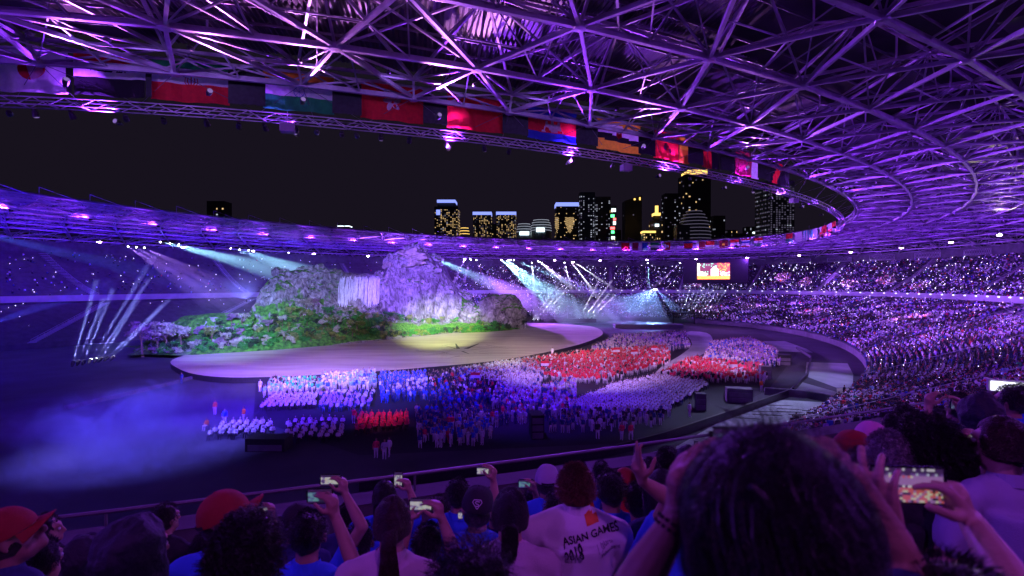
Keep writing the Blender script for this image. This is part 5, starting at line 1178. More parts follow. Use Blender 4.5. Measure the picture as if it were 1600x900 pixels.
zone(20, 120, 450, 140, (.05, .002, 1), 1.2, 60, 'washing the left stands deep blue')
# ---------------------------------------------------------------- foreground spectators, seen from behind
from mathutils.bvhtree import BVHTree
SKN = [mat('skin_%s' % n, c, .5, .08, 14, .08, bscale=120) for n, c in (('light', (.50, .31, .23)), ('tan', (.38, .22, .15)), ('brown', (.27, .15, .10)))]
def hair_mat(n, c):
    m = mat(n, c, .36, .45, 60, .8, spec=.6, bscale=180); return m
HM = {'black': hair_mat('hair_black', (.016, .011, .010)), 'brown': hair_mat('hair_brown', (.045, .018, .012)), 'auburn': hair_mat('hair_auburn', (.26, .10, .05)), 'gloss': mat('hair_gloss', (.009, .007, .008), .5, .3, 30, 0, spec=.6), 'grey': hair_mat('hair_grey', (.42, .38, .38))}
CL = {k: mat('shirt_' + k, c, .85, .1, 3, .25, bscale=220) for k, c in (('blue', (.03, .13, .72)), ('white', (.70, .68, .70)), ('pinkwhite', (.60, .50, .56)), ('black', (.015, .015, .02)), ('lilac', (.40, .36, .55)), ('navy', (.02, .03, .12)), ('grey', (.25, .24, .28)), ('red', (.6, .02, .02)), ('jeans', (.03, .045, .10)))}
CP = {k: mat('cap_' + k, c, .75, .12, 6, .3, bscale=260) for k, c in (('red', (.30, .018, .015)), ('black', (.012, .012, .016)), ('lilac', (.42, .36, .50)), ('pink', (.75, .28, .50)))}
HOODM = mat('dark_hood_cloth', (.012, .012, .026), .7, .25, 5, .4, bscale=30)
M['screen_black'] = mat('phone_glass', (.01, .01, .012), .1, .1, 1)
M['eye_white'] = mat('eye_white', (.7, .68, .66), .25, .05, 1); M['iris'] = mat('dark_iris', (.03, .015, .01), .2, .1, 1)
def hand_chains(Wp, D, Nn, s, curl=(.35, .5, .6, .7), k=1.0, thumb=.6, spread=.12):
    Wp, D, Nn = Vector(Wp), Vector(D).normalized(), Vector(Nn); Nn = (Nn - D * Nn.dot(D)).normalized(); X = D.cross(Nn).normalized() * s   # X: towards the thumb
    ch = []
    for i, (off, L_, r) in enumerate(((.030, .072, .0088), (.010, .080, .009), (-.010, .075, .0086), (-.029, .058, .0076))):
        kn = Wp + D * (.088 - .006 * abs(i - 1)) * k + X * off * k
        ch.append([(Wp + X * off * .55 * k, .016 * k), (kn, .0115 * k)])
        d = (D + X * spread * (1.2 - i)).normalized(); p = kn; c = curl[i]; pts = [(kn, .0105 * k)]
        for j, f in enumerate((.42, .32, .26)):
            ang = c * (.8 + .35 * j); d = (d * math.cos(ang) + Nn * math.sin(ang)).normalized(); p = p + d * L_ * f * k; pts.append((p, r * (1, .93, .8)[j] * k))
        ch.append(pts)
    tb = Wp + D * .028 * k + X * .026 * k; d = (D * .55 + X * .75 + Nn * thumb).normalized(); p1 = tb + d * .038 * k; d2 = (D * .9 + X * .15 + Nn * thumb).normalized(); p2 = p1 + d2 * .032 * k
    ch.append([(Wp + X * .012 * k, .017 * k), (tb, .014 * k), (p1, .0115 * k), (p2, .0105 * k), (p2 + d2 * .022 * k, .009 * k)])
    ch.append([(Wp + D * .02 * k, .021 * k), (Wp + D * .06 * k, (.034 * k, .02 * k, .034 * k))]) 
    return ch
def rotm(yaw, pitch=0.0, roll=0.0): return Matrix.Rotation(yaw, 3, 'Z') @ Matrix.Rotation(pitch, 3, 'X') @ Matrix.Rotation(roll, 3, 'Y')
def strands(n, Hm, hd, kind, seed, wd=.0022, ext=1.0):
    """ribbons that leave the scalp ellipsoid and fall, lie back or curl"""
    r_ = random.Random(seed); mb = MB(); ext = ext if isinstance(ext, tuple) else (ext, ext, ext); rx, ry, rz_ = .079 * ext[0], .097 * ext[1], .118 * ext[2]
    for _ in range(n):
        th = r_.uniform(0, 6.283); cz = r_.uniform(-.35, 1) if kind != 'short' else r_.uniform(-.12, 1)
        q = Vector((math.sqrt(max(0, 1 - cz * cz)) * math.cos(th), math.sqrt(max(0, 1 - cz * cz)) * math.sin(th), cz))
        if q.y > .45 and q.z < .45: continue                # the face stays free
        p = Vector((q.x * rx, q.y * ry, q.z * rz_)) + Vector((0, -.008, .012)); nrm = Vector((q.x / rx, q.y / ry, q.z / rz_)).normalized()
        pts = [p]; d = nrm
        if kind == 'short':
            d = (nrm + Vector((r_.uniform(-.5, .5), r_.uniform(-.8, 0), r_.uniform(-.4, .5)))).normalized(); L_ = r_.uniform(.012, .028)
            for s in range(3): pts.append(pts[-1] + d * L_ / 3); d = (d + Vector((0, -.15, -.25))).normalized()
        elif kind == 'curly':
            L_ = r_.uniform(.05, .11); ph = r_.uniform(0, 6.28)
            for s in range(7): pts.append(pts[-1] + (nrm * .6 + Vector((math.cos(ph + s * 1.3), math.sin(ph + s * 1.3), math.sin(ph + s * .9) * .7 - .25)) * .8).normalized() * L_ / 7)
        elif kind in ('long', 'longwavy'):
            fall = r_.uniform(.22, .34); ph = r_.uniform(0, 6.28); n_ = 12
            for s in range(n_):
                c = pts[-1]; e = Vector((c.x / rx, c.y / ry, max(-.3, c.z / rz_))); e.normalize() if e.length > 0 else None
                tdir = Vector((0, -.12, -1)); tdir = (tdir - e * tdir.dot(e) * (.85 if c.z > -.02 else .25)).normalized()
                wv = Vector((math.cos(ph + s * .8), math.sin(ph + s * .8), 0)) * (.28 if kind == 'longwavy' else .1)
                pts.append(c + (tdir + wv).normalized() * (fall + max(0, p.z)) / n_)
        else:                                               # drawn back to a tie behind the head
            tie = Vector((0, -.125, .0 if kind == 'ponytail' else -.01)); n_ = 7
            for s in range(1, n_ + 1):
                f = s / n_; c = p.lerp(tie, f); e = Vector((c.x / rx, c.y / ry, c.z / rz_)); m_ = e.length
                if m_ < 1.03 and f < .8: c = Vector((c.x, c.y, c.z)) * (1.04 / max(m_, .3))
                pts.append(c)
            ph = r_.uniform(0, 6.28); rr_ = r_.uniform(0, .03)
            if kind == 'ponytail':
                for s in range(8): f = s / 7; pts.append(tie + Vector((math.cos(ph + f * 1.5) * rr_ * (1 + f * 1.2), -.02 - .03 * math.sin(f * 2.2) + math.sin(ph) * rr_, -.03 - f * r_.uniform(.24, .27))))
            else:
                for s in range(7): a = s * 1.1 + ph; pts.append(tie + Vector((math.cos(a) * (.02 + rr_ * .5), -.02 - rr_ * .6, math.sin(a) * (.025 + rr_ * .6) - (.0 if r_.random() < .7 else .1 * s / 7))))
        w_ = wd * r_.uniform(.6, 1.4); side = (Vector((r_.uniform(-1, 1), r_.uniform(-1, 1), r_.uniform(-.3, .3)))).normalized()
        if kind != 'short': side = (pts[1] - pts[0]).cross(nrm).normalized() if (pts[1] - pts[0]).cross(nrm).length > 1e-6 else side
        n0 = len(mb.v); m_ = len(pts)
        for s, c in enumerate(pts):
            tw = w_ * (1 - .7 * (s / (m_ - 1)) ** 2); c = Hm @ c
            sd = Hm @ side; mb.v.append(tuple(hd + c - sd * tw)); mb.v.append(tuple(hd + c + sd * tw))
        for s in range(m_ - 1): mb.f.append((n0 + 2 * s, n0 + 2 * s + 1, n0 + 2 * s + 3, n0 + 2 * s + 2)); mb.m.append(0)
    return mb
def cap_parts(root, hd, Hm, col, emblem=None, back=False, tall=1.0):
    def tr(mb): mb.v = [tuple(hd + Hm @ Vector(v)) for v in mb.v]; return mb
    cm = CP[col]; prof = []
    mb = MB(); k0 = 0; n = 24; R_ = [(i / 8) for i in range(9)]
    for i in R_:
        a = i * math.pi / 2
        for j in range(n):
            ph = 6.2832 * j / n; seam = .0022 * (1 if j % 4 == 0 else 0) * math.sin(a)
            r0 = math.cos(a) ** .85 if a < 1.57 else 0
            x, y = (.091 - seam) * r0 * math.cos(ph), (.108 - seam) * r0 * math.sin(ph); z = .028 + .112 * tall * math.sin(a) + (.0 if y < 0 else .004)
            q = Vector((x, y, z)); nn = noise.noise(q * 14) * .004; mb.v.append((x * (1 + nn * 8), y * (1 + nn * 8), z + nn))
    for i in range(8):
        for j in range(n): j2 = (j + 1) % n; mb.f.append((i * n + j, i * n + j2, (i + 1) * n + j2, (i + 1) * n + j)); mb.m.append(0)
    tr(mb).build('cap_crown', cm, root, True)
    mb = MB(); s_ = -1 if back else 1; m_ = 14; rows = 5
    for sgn in (0, 1):
        for i in range(rows):
            for j in range(m_ + 1):
                a = math.pi * (.14 + .72 * j / m_); e = 1 + .62 * i / (rows - 1) * math.sin(a) ** 1.2
                x = .092 * math.cos(a) * (1 + .05 * i / rows); y = .108 * math.sin(a) * e * s_; z = .03 - .016 * (math.cos(a) ** 2) * i + .010 * i / rows - .003 * sgn
                mb.v.append((x, y, z))
    for i in range(rows - 1):
        for j in range(m_):
            a = i * (m_ + 1) + j; q = (a, a + 1, a + m_ + 2, a + m_ + 1); o_ = rows * (m_ + 1); mb.f.append(q); mb.m.append(0); mb.f.append(tuple(x + o_ for x in q[::-1])); mb.m.append(0)
    a = (rows - 1) * (m_ + 1)
    for j in range(m_): o_ = rows * (m_ + 1); mb.f.append((a + j, a + j + 1, a + j + 1 + o_, a + j + o_)); mb.m.append(0)
    tr(mb).build('cap_brim', cm, root, True)
    mb = MB(); mb.lathe([(.007, .137 * tall), (.006, .145 * tall), (0, .147 * tall)], n=8); tr(mb).build('cap_button', cm, root)
    if not back:
        mb = MB(); a0 = -2.1
        for i in range(8):
            a, b = a0 + 1.06 * i / 8, a0 + 1.06 * (i + 1) / 8; mb.face([(.0925 * math.cos(t) * 1.01, .1095 * math.sin(t) * 1.01, z) for t, z in ((a, .03), (b, .03), (b, .044), (a, .044))])
        tr(mb).build('cap_strap', CP['black'], root)
    if emblem:
        def on(x, z): a = math.asin(max(-1, min(1, (z - .028) / (.112 * tall)))); y = -.108 * math.cos(a) ** .85 * math.sqrt(max(0, 1 - (x / .091 / max(.1, math.cos(a) ** .85)) ** 2)); return (x, y - .004, z)
        D_ = [(-.026, .088), (-.018, .1), (.018, .1), (.026, .088), (0, .058)]
        for a, b in zip(D_, D_[1:] + D_[:1]):
            mb = MB(); dx, dz = b[0] - a[0], b[1] - a[1]; L_ = math.hypot(dx, dz); nx, nz2 = -dz / L_ * .0016, dx / L_ * .0016
            mb.face([on(a[0] - nx, a[1] - nz2), on(b[0] - nx, b[1] - nz2), on(b[0] + nx, b[1] + nz2), on(a[0] + nx, a[1] + nz2)]); tr(mb).build('cap_emblem', CL['white'], root)
        S_ = [(.013, .092), (-.006, .094), (-.012, .088), (-.004, .083), (.008, .08), (.008, .074), (-.002, .071), (-.008, .074)]
        mb = MB()
        for a, b in zip(S_, S_[1:]):
            dx, dz = b[0] - a[0], b[1] - a[1]; L_ = math.hypot(dx, dz); nx, nz2 = -dz / L_ * .0018, dx / L_ * .0018; mb.face([on(a[0] - nx, a[1] - nz2), on(b[0] - nx, b[1] - nz2), on(b[0] + nx, b[1] + nz2), on(a[0] + nx, a[1] + nz2)])
        tr(mb).build('cap_emblem', CL['white'], root)
def tread_z(x, y):
    dx, dy = x - CX, y - CY; u, v = dx * EU[0] + dy * EU[1], dx * EV[0] + dy * EV[1]; k = 0
    while k < NU and (u / (UA + .85 * (k + 1))) ** 2 + (v / (UB + .85 * (k + 1))) ** 2 > 1: k += 1
    return UZ + .28 * k + .00525 * k * k
def wrinkle(amp, sc_, seed):
    def f(me):
        n = len(me.vertices); co = np.zeros(n * 3); me.vertices.foreach_get('co', co); nn = [v.normal.copy() for v in me.vertices]; co = co.reshape(-1, 3)
        for i in range(n):
            p = Vector(co[i]); q = Vector((p.x * sc_ * 1.4, p.y * sc_, p.z * sc_ * .8)) + Vector((seed, 0, 0)); w_ = noise.fractal(q, 1, 2, 3); d = nn[i] * (amp * w_); co[i] += np.array(d)
        me.vertices.foreach_set('co', co.ravel()); me.polygons.foreach_set('use_smooth', np.ones(len(me.polygons), bool)); me.update()
    return f
def smoothed(me): me.polygons.foreach_set('use_smooth', np.ones(len(me.polygons), bool)); me.update()
pseed = [0]
def person(u, v, d, label, hair='short', hcol='black', top='blue', cap=None, yaw=0.0, pitch=0.0, lean=0.0, twist=0.0, arms=(), skin=1, emblem=None, back=False, width=1.0, vox=.011, ns=1500, hood=None, name='person', sleeve='short', text=None, roll=0.0, up=.03):
    """u, v: pixel of the head centre; d: its depth; arms: (side, elbow(u,v,d), wrist(u,v,d), finger direction, palm normal, curls)"""
    pseed[0] += 1; sd = pseed[0]; hd = P(u, v, d); fz = tread_z(hd.x, hd.y)
    root = empty('person', (hd.x, hd.y, fz), 0, label, 'person'); inv = Vector((hd.x, hd.y, fz))
    h = hd - inv; Hm = rotm(yaw, pitch, roll); Bm = rotm(twist, 0)
    nb = h + Vector((0, -.02, -.10 + up)); ch = h + Bm @ Vector((0, -.035 - lean * .25, -.25 + up)); wa = h + Bm @ Vector((0, -.05 - lean * .6, -.55)); hp = h + Bm @ Vector((0, -.05 - lean, -.74))
    sh = {s: h + Bm @ Vector((s * .178 * width, -.045 - lean * .25, -.235 + up)) for s in (-1, 1)}
    stand = hp.z > .6
    C_ = [[(h + Hm @ Vector((0, 0, .018)), (.072, .092, .10)), (h + Hm @ Vector((0, .03, -.06)), (.055, .062, .055))], [(h + Hm @ Vector((0, .085, -.075)), .024), (h + Hm @ Vector((0, .088, -.04)), .018)],
          [(h + Hm @ Vector((0, .098, .015)), .010), (h + Hm @ Vector((0, .116, -.022)), .0135)], [(h + Hm @ Vector((-.03, .082, .035)), .016), (h + Hm @ Vector((.03, .082, .035)), .016)],
          [(h + Vector((0, -.01, -.06)), .054), (nb + Vector((0, 0, -.06)), .056)]]
    for s in (-1, 1): C_.append([(h + Hm @ Vector((s * .078, -.005, .012)), .012), (h + Hm @ Vector((s * .079, -.002, -.022)), .009)])
    torso = [[(nb + Vector((0, -.01, -.07)), .05), (sh[-1] + Vector((.02, 0, .01)), .05)], [(nb + Vector((0, -.01, -.07)), .05), (sh[1] + Vector((-.02, 0, .01)), .05)],
             [(ch + Vector((0, 0, .0)), (.150 * width, .095, .10)), (ch + Vector((0, 0, -.12)), (.150 * width, .10, .12)), (wa, (.142 * width, .10, .12)), (hp, (.16 * width, .12, .12))]]
    legs = []
    for s in (-1, 1):
        if stand: kx = hp + Vector((s * .1, .02, -(hp.z) * .48)); ft = Vector((hp.x + s * .11, hp.y, .05))
        else: kx = hp + Bm @ Vector((s * .12, .42, .04)); ft = Vector((kx.x, kx.y + .02, .05))
        legs.append([(hp + Vector((s * .08, 0, 0)), .10), (kx, .062), (ft + Vector((0, 0, .05)), .042)]); C_.append([(ft, .04), (ft + Vector((0, .14, -.02)), .032)])
    full = {-1: None, 1: None}; hch = []
    for a in arms:
        s = a[0]; el = P(*a[1]) - inv; wr = P(*a[2]) - inv; full[s] = (el, wr)
        k = a[6] if len(a) > 6 else 1.0
        hch += hand_chains(wr, a[3], a[4], a[7] if len(a) > 7 else s, a[5], k); fw = (wr - el).normalized()
        C_.append([(sh[s], .052), (sh[s].lerp(el, .5), .043), (el, .036)]); C_.append([(el, .037), (el.lerp(wr, .35), .036), (wr - fw * .02, .025), (wr, .023)])
    for s in (-1, 1):
        if full[s] is None:
            el = sh[s] + Bm @ Vector((s * .06, .02 + lean * .3, -.27)); wr = el + Bm @ Vector((-s * .10, .24, .02)); full[s] = (el, wr)
            C_.append([(sh[s], .052), (el, .038), (wr, .025)]); hch += hand_chains(wr, Bm @ Vector((-s * .2, 1, -.1)), Vector((0, 0, -1)), -s, (.4, .45, .5, .5))
    rv = vox
    body = fuse(C_ + torso + legs + hch, rv, 2, .5 if rv < .008 else .8, 'body', seg=12, post=smoothed)
    body.materials.append(SKN[skin]); link('body', body, root)
    # shirt
    S_ = [[(p, (tuple(x + .014 for x in r) if isinstance(r, tuple) else r + .013)) for p, r in c] for c in torso]
    for s in (-1, 1):
        el, wr = full[s]
        if sleeve == 'short': e2 = sh[s].lerp(el, .62); S_.append([(sh[s], .066), (sh[s].lerp(el, .35), .060), (e2, .060)])
        else: S_.append([(sh[s], .066), (el, .052), (el.lerp(wr, .8), .040)])
    shirt = fuse(S_, max(.010, rv * 1.3), 3, .7, 'shirt', seg=12, post=wrinkle(.010 if not text else .003, 9, sd)); shirt.materials.append(CL[top]); so = link('shirt', shirt, root)
    mb = MB(); c0 = nb + Vector((0, -.008, -.052)); n = 18       # collar band
    for i in range(n):
        a, b = 6.2832 * i / n, 6.2832 * (i + 1) / n; f = lambda t, r, z: c0 + Vector((math.cos(t) * r, math.sin(t) * r, z - .012 * math.sin(t)))
        mb.face([f(a, .066, .03), f(b, .066, .03), f(b, .080, -.018), f(a, .080, -.018)]); mb.face([f(a, .066, .03), f(a, .060, .0), f(b, .060, .0), f(b, .066, .03)])
    mb.build('collar', CL[top], root, True)
    tr_ = fuse([[(p, r + .012) for p, r in c] for c in legs] + [[(hp, (.175 * width, .133, .11))]], .016, 2, .6, 'trousers', seg=10, post=smoothed); tr_.materials.append(CL['jeans'] if sd % 2 else CL['black']); link('trousers', tr_, root)
    for s in (-1, 1):
        mb = MB(); mb.lathe([(0, -.0115), (.008, -.008), (.0115, 0), (.008, .008), (0, .0115)], n=10); mb.v = [tuple(h + Hm @ (Vector(x) + Vector((s * .031, .083, .012)))) for x in mb.v]; e_ = mb.build('eye', M['eye_white'], root, True)
        mb = MB(); mb.lathe([(.0055, 0), (0, .001)], n=10); mb.v = [tuple(h + Hm @ (Vector((x[0], x[2] + .0116, x[1])) + Vector((s * .031, .083, .012)))) for x in mb.v]; mb.build('iris', M['iris'], e_)
    if hood:
        HC = [[(h + Hm @ Vector((0, -.015, .02)), (.108, .128, .135)), (h + Vector((0, -.03, -.12)), (.115, .12, .09))], [(h + Vector((0, -.06, -.2)), (.14, .09, .06))]]
        hm_ = fuse(HC, .010, 3, .7, 'hood', seg=14, post=wrinkle(.022, 9, sd)); hm_.materials.append(HOODM); link('hood', hm_, root)
    else:
        kind = hair; ext = 1.0
        base = [[(h + Hm @ Vector((0, -.014, .028)), (.081 * ext, .094 * ext, .103 * ext))]]
        if kind == 'short': base.append([(h + Hm @ Vector((0, -.045, .01)), (.062, .042, .045))])
        if kind in ('long', 'longwavy'): base += [[(h + Hm @ Vector((0, -.04, 0)), (.088, .07, .09)), (h + Vector((0, -.065, -.12)), (.095, .05, .09)), (h + Vector((0, -.075, -.23)), (.08, .035, .08))]]
        if kind == 'curly': base = [[(h + Hm @ Vector((0, -.02, .03)), (.104, .11, .115))], [(h + Hm @ Vector((0, -.05, -.05)), (.098, .075, .075))]]
        if kind == 'ponytail': base += [[(h + Hm @ Vector((0, -.11, 0)), .035), (h + Hm @ Vector((0, -.15, -.07)), .034), (h + Vector((0, -.135, -.2)), .026), (h + Vector((0, -.12, -.3)), .012)]]
        if kind == 'bun': base += [[(h + Hm @ Vector((0, -.10, -.02)), .04), (h + Hm @ Vector((.01, -.115, -.06)), .034), (h + Vector((0, -.08, -.14)), .018)]]
        if cap: base = [[(h + Hm @ Vector((0, -.02, -.012)), (.080, .088, .06))]]
        hb = fuse(base, .008, 2, .7, 'hair', seg=14, post=wrinkle(.008 if kind != 'curly' else .02, 16 if kind != 'curly' else 22, sd + 40)); hb.materials.append(HM[hcol]); hbo = link('hair', hb, root)
        if not cap:
            st = strands(ns, Hm, h, kind, sd, .0022 if d > 1.5 else .0011, 1.04 if kind != 'curly' else 1.25); tag(st.build('hair_strands', HM[hcol], hbo), kind='stuff')
    if cap: cap_parts(root, h, Hm, cap, emblem, back)
    if text: text(root, so, h, ch, Bm)
    return root, inv
def phone(u, v, d, label, on=True, portrait=False, rz=0.0, tilt=0.0, W=.150, H=.074, pic=None, bright=2.2):
    p = P(u, v, d); t = empty('smartphone', p, rz, label, 'phone'); t.rotation_euler = (tilt, .0, rz)
    w_, h_ = (H, W) if portrait else (W, H)
    bm = bmesh.new(); bmesh.ops.create_cube(bm, size=1); bmesh.ops.scale(bm, vec=(w_, .009, h_), verts=bm.verts); bmesh.ops.bevel(bm, geom=[e for e in bm.edges if abs((e.verts[0].co - e.verts[1].co).y) > .005], offset=.009, segments=4, affect='EDGES'); me = bpy.data.meshes.new('case'); bm.to_mesh(me); bm.free(); me.materials.append(M['screen_black']); link('case', me, t)
    sw, sh_ = w_ * .90, h_ * .90; mb = MB(); r_ = random.Random(int(u * 7 + v)); ms = [glow('pic_%d' % i, c, bright if on else .25) for i, c in enumerate(((.9, .85, .6), (.6, .7, .8), (.9, .9, .9), (.15, .08, .3), (.5, .25, .6), (.85, .15, .15), (.02, .02, .03)))] if 'pic' not in M else None
    if ms: M['pic'] = ms; M['pic_off'] = [glow('picoff_%d' % i, c, .25) for i, c in enumerate(((.1, .3, .4), (.1, .1, .3), (.2, .5, .5), (.05, .05, .1), (.1, .1, .2), (.1, .1, .1), (.01, .01, .01)))]
    ms = M['pic'] if on else M['pic_off']; nx, nz_ = (26, 14) if not portrait else (14, 24)
    for i in range(nx):
        for j in range(nz_):
            x0, z0 = -sw / 2 + sw * i / nx, -sh_ / 2 + sh_ * j / nz_; f, g_ = i / nx, j / nz_
            if pic: m_ = pic(f, g_, r_)
            else: n_ = noise.noise(Vector((f * 5 + u, g_ * 4, v))); m_ = 6 if g_ > .78 or g_ < .1 else (2 if n_ > .12 else 0 if n_ > -.05 else 1 if n_ > -.2 else r_.choice([3, 4, 6]))
            mb.face([(x0, -.0052, z0), (x0 + sw / nx, -.0052, z0), (x0 + sw / nx, -.0052, z0 + sh_ / nz_), (x0, -.0052, z0 + sh_ / nz_)], m_)
    mb.build('display', ms, t); return t
GR = (.9, 1.0, 1.1, 1.1)                     # gripping curls
def polo_text(root, so, h, ch, Bm):
    bv = BVHTree.FromPolygons([v.co for v in so.data.vertices], [tuple(p.vertices) for p in so.data.polygons])
    def proj(me, name, m, flat_=False):
        xz = np.array([(v_.co.x - h.x, v_.co.z - h.z) for v_ in me.vertices]); ys = []
        for v_ in me.vertices:
            hit = bv.ray_cast(Vector((v_.co.x, h.y - 1, v_.co.z)), Vector((0, 1, 0))); ys.append(hit[0].y if hit[0] else h.y)
        ys = np.array(ys); A_ = np.c_[np.ones(len(ys)), xz, xz ** 2, xz[:, :1] * xz[:, 1:]]; c_ = np.linalg.lstsq(A_, ys, rcond=None)[0]; fit = A_ @ c_; fit -= np.percentile(fit - ys, 97) + .003
        fit = fit if flat_ else ys - .004
        for v_, y_ in zip(me.vertices, fit): v_.co.y = float(y_)
        me.materials.clear(); me.materials.append(m); link(name, me, so)
    for txt, x, z, size, m in (('ASIAN GAMES', .055, -.135, .042, CL['black']), ('2018', -.030, -.188, .042, CL['black']), ('|  Jakarta', .115, -.166, .022, CL['grey']), ('   Palembang', .130, -.191, .022, CL['grey'])):
        c = bpy.data.curves.new('t', 'FONT'); c.body = txt; c.size = size; c.align_x = 'CENTER' if txt != '2018' else 'CENTER'; c.offset = size * .022; c.resolution_u = 3
        o = bpy.data.objects.new('t', c); COL.objects.link(o); dg = bpy.context.evaluated_depsgraph_get(); me = bpy.data.meshes.new_from_object(o.evaluated_get(dg)); bpy.data.objects.remove(o)
        bm = bmesh.new(); bm.from_mesh(me); bmesh.ops.triangulate(bm, faces=bm.faces); bmesh.ops.subdivide_edges(bm, edges=[e for e in bm.edges if e.calc_length() > .008], cuts=2); bm.to_mesh(me); bm.free()
        ca, sa = math.cos(.22), math.sin(.22)
        for v_ in me.vertices: v_.co = Vector((h.x + x + v_.co.x * ca - v_.co.y * sa, 0, h.z + z + v_.co.x * sa + v_.co.y * ca + (0 if txt == 'ASIAN GAMES' else 0)))
        proj(me, 'lettering', m, txt == '2018')
    mb = MB(); n = 6
    for i in range(n):
        for j in range(n):
            q = [(-.03 + .06 * a / n, -.028 + .056 * b / n) for a, b in ((i, j), (i + 1, j), (i + 1, j + 1), (i, j + 1))]; mb.face([(h.x + .06 + x * .97 - z * .2, 0, h.z - .060 + x * .2 + z * .97) for x, z in q])
    proj(mb.mesh('badge', CL['red']), 'badge', mat('badge_orange', (.75, .16, .03), .7, .2, 20))
# ---- the crowd, left to right -------------------------------------------------
person(12, 845, 2.2, 'person in a red cap with upturned brim at the left picture edge', cap='red', yaw=-1.0, pitch=.35, top='navy', skin=2)
person(68, 832, 4.0, 'dark haired person in a bright blue shirt right of the leftmost red cap', yaw=-.9, top='blue')
person(128, 872, 3.2, 'person in dark clothes leaning down between blue shirt and big hood', hood='black', top='black', sleeve='long')
person(208, 872, 1.75, 'person in a large dark shiny hood near the lower left corner', hood='navy', top='navy', sleeve='long', yaw=-.3)
person(256, 815, 3.9, 'dark haired person in black standing at the ledge behind the big hood', top='black', yaw=-.3, ns=1200)
person(318, 862, 3.7, 'small dark head low beside the red cap with tilted brim', top='navy')
person(352, 818, 2.25, 'person in a red cap tilted to the right and a blue shirt', cap='red', yaw=-.75, pitch=.25, roll=-.25, top='blue')
person(383, 880, 1.75, 'person with big dark curly hair in front of the tilted red cap', hair='curly', top='black', ns=2500)
person(480, 842, 2.5, 'dark haired person holding a black phone up with the right arm', hair='short', top='blue', hood=None, ns=1500, yaw=.2, vox=.0075,
       arms=[(1, (556, 895, 2.35), (522, 806, 2.45), (-.15, -.1, 1), (-1, .3, 0), GR)])
phone(499, 776, 2.47, 'dark phone held up high by the dark haired person left of centre', on=False, rz=.05, W=.125)
person(462, 822, 3.4, 'person in a dark cap just behind the raised black phone', cap='black', top='navy', yaw=-.5)
person(562, 850, 3.2, 'person in blue shirt reaching high with a lit phone', hair='short', top='blue', vox=.0075, lean=.1, arms=[(-1, (565, 825, 3.1), (538, 772, 3.2), (-.2, 0, 1), (-1, .2, 0), GR, 1.0, 1)])
phone(516, 751, 3.2, 'bright phone held highest, left of the middle of the crowd', W=.135)
person(432, 858, 3.9, 'person with a thin raised arm and small phone near the ledge', top='black', vox=.0075, arms=[(1, (427, 838, 3.85), (424, 808, 3.85), (-.1, 0, 1), (-1, .2, 0), GR, .9)])
phone(411, 796, 3.85, 'small bright phone near the ledge right of the tilted red cap', W=.085, H=.05)
person(600, 780, 3.6, 'dark haired person in blue shirt filming with an upright phone at the ledge', hair='bun', top='blue', vox=.0075, arms=[(1, (650, 800, 3.5), (640, 768, 3.55), (-.4, 0, 1), (-1, .2, .2), GR, .9)])
phone(622, 750, 3.55, 'upright phone held beside the head with the bun', portrait=True, W=.115, H=.06)
person(612, 822, 2.3, 'woman with a long brown ponytail left of the bright phone', hair='ponytail', hcol='brown', top='pinkwhite', yaw=.15, ns=2200, skin=0)
person(668, 858, 2.8, 'person in blue shirt holding a bright phone with both hands', hair='short', top='blue', vox=.0075, roll=.1,
       arms=[(1, (712, 872, 2.65), (690, 812, 2.7), (-.35, 0, 1), (-1, .2, 0), GR), (-1, (622, 870, 2.7), (640, 815, 2.75), (.2, 0, 1), (1, .2, 0), GR)])
phone(657, 790, 2.72, 'bright phone held in two hands right of the ponytail', W=.125)
person(716, 778, 3.7, 'dark haired person in blue shirt looking down left of the black cap', top='blue', yaw=-.3)
phone(719, 806, 3.3, 'small glowing phone held low in front of the black cap', portrait=True, W=.06, H=.03)
person(746, 800, 2.85, 'person in a black cap with a white diamond emblem and blue shirt', cap='black', emblem=True, top='blue', roll=.06, width=1.05)
person(797, 808, 2.3, 'woman with dark hair tied in a loose curl and pinkish white shirt', hair='bun', top='pinkwhite', ns=2600, skin=0, roll=.04)
person(776, 800, 3.5, 'person hidden behind the curl tied hair, arm raised with a phone', top='navy', vox=.0075, arms=[(1, (774, 795, 3.3), (771, 752, 3.35), (-.1, 0, 1), (-1, .2, 0), GR, .95)])
phone(756, 736, 3.36, 'bright phone raised above the black cap with the emblem', W=.10, H=.06)
person(855, 757, 3.8, 'person in a pale lilac cap and blue shirt left of the white polo', cap='lilac', top='blue', width=1.1)
person(833, 788, 4.2, 'person holding a dim phone left of the lilac cap', top='red', vox=.0075, arms=[(1, (845, 800, 4.1), (836, 770, 4.1), (-.2, 0, 1), (-1, .2, 0), GR)])
phone(822, 757, 4.1, 'dim greenish phone held left of the lilac cap', on=False, W=.13)
person(899, 772, 2.45, 'man with reddish brown hair in white polo shirt with black lettering', hair='short', hcol='auburn', top='white', text=polo_text, width=1.12, ns=6500, skin=0, lean=.12, twist=-.08, vox=.009, up=.085)
person(955, 772, 3.1, 'person with thick dark hair in a blue shirt right of the white polo', top='blue', ns=1500)
person(940, 742, 5.2, 'small dark head beyond the white polo man near the ledge', top='navy')
person(978, 757, 4.6, 'person in a red cap right of the thick dark hair', cap='red', top='navy', yaw=.6)
person(1015, 738, 4.4, 'dark haired person wearing red right of the pointing hand', hair='long', top='red', yaw=.4)
person(1036, 772, 2.7, 'woman with long dark hair left of the large head', hair='long', top='navy', ns=2200)
person(1062, 800, 2.3, 'person whose bare arm reaches left with fingers pointing up', top='blue', vox=.0075, arms=[(-1, (1048, 782, 2.1), (1004, 752, 2.1), (-.25, 0, 1), (1, .3, 0), (.05, .1, .5, .7))])
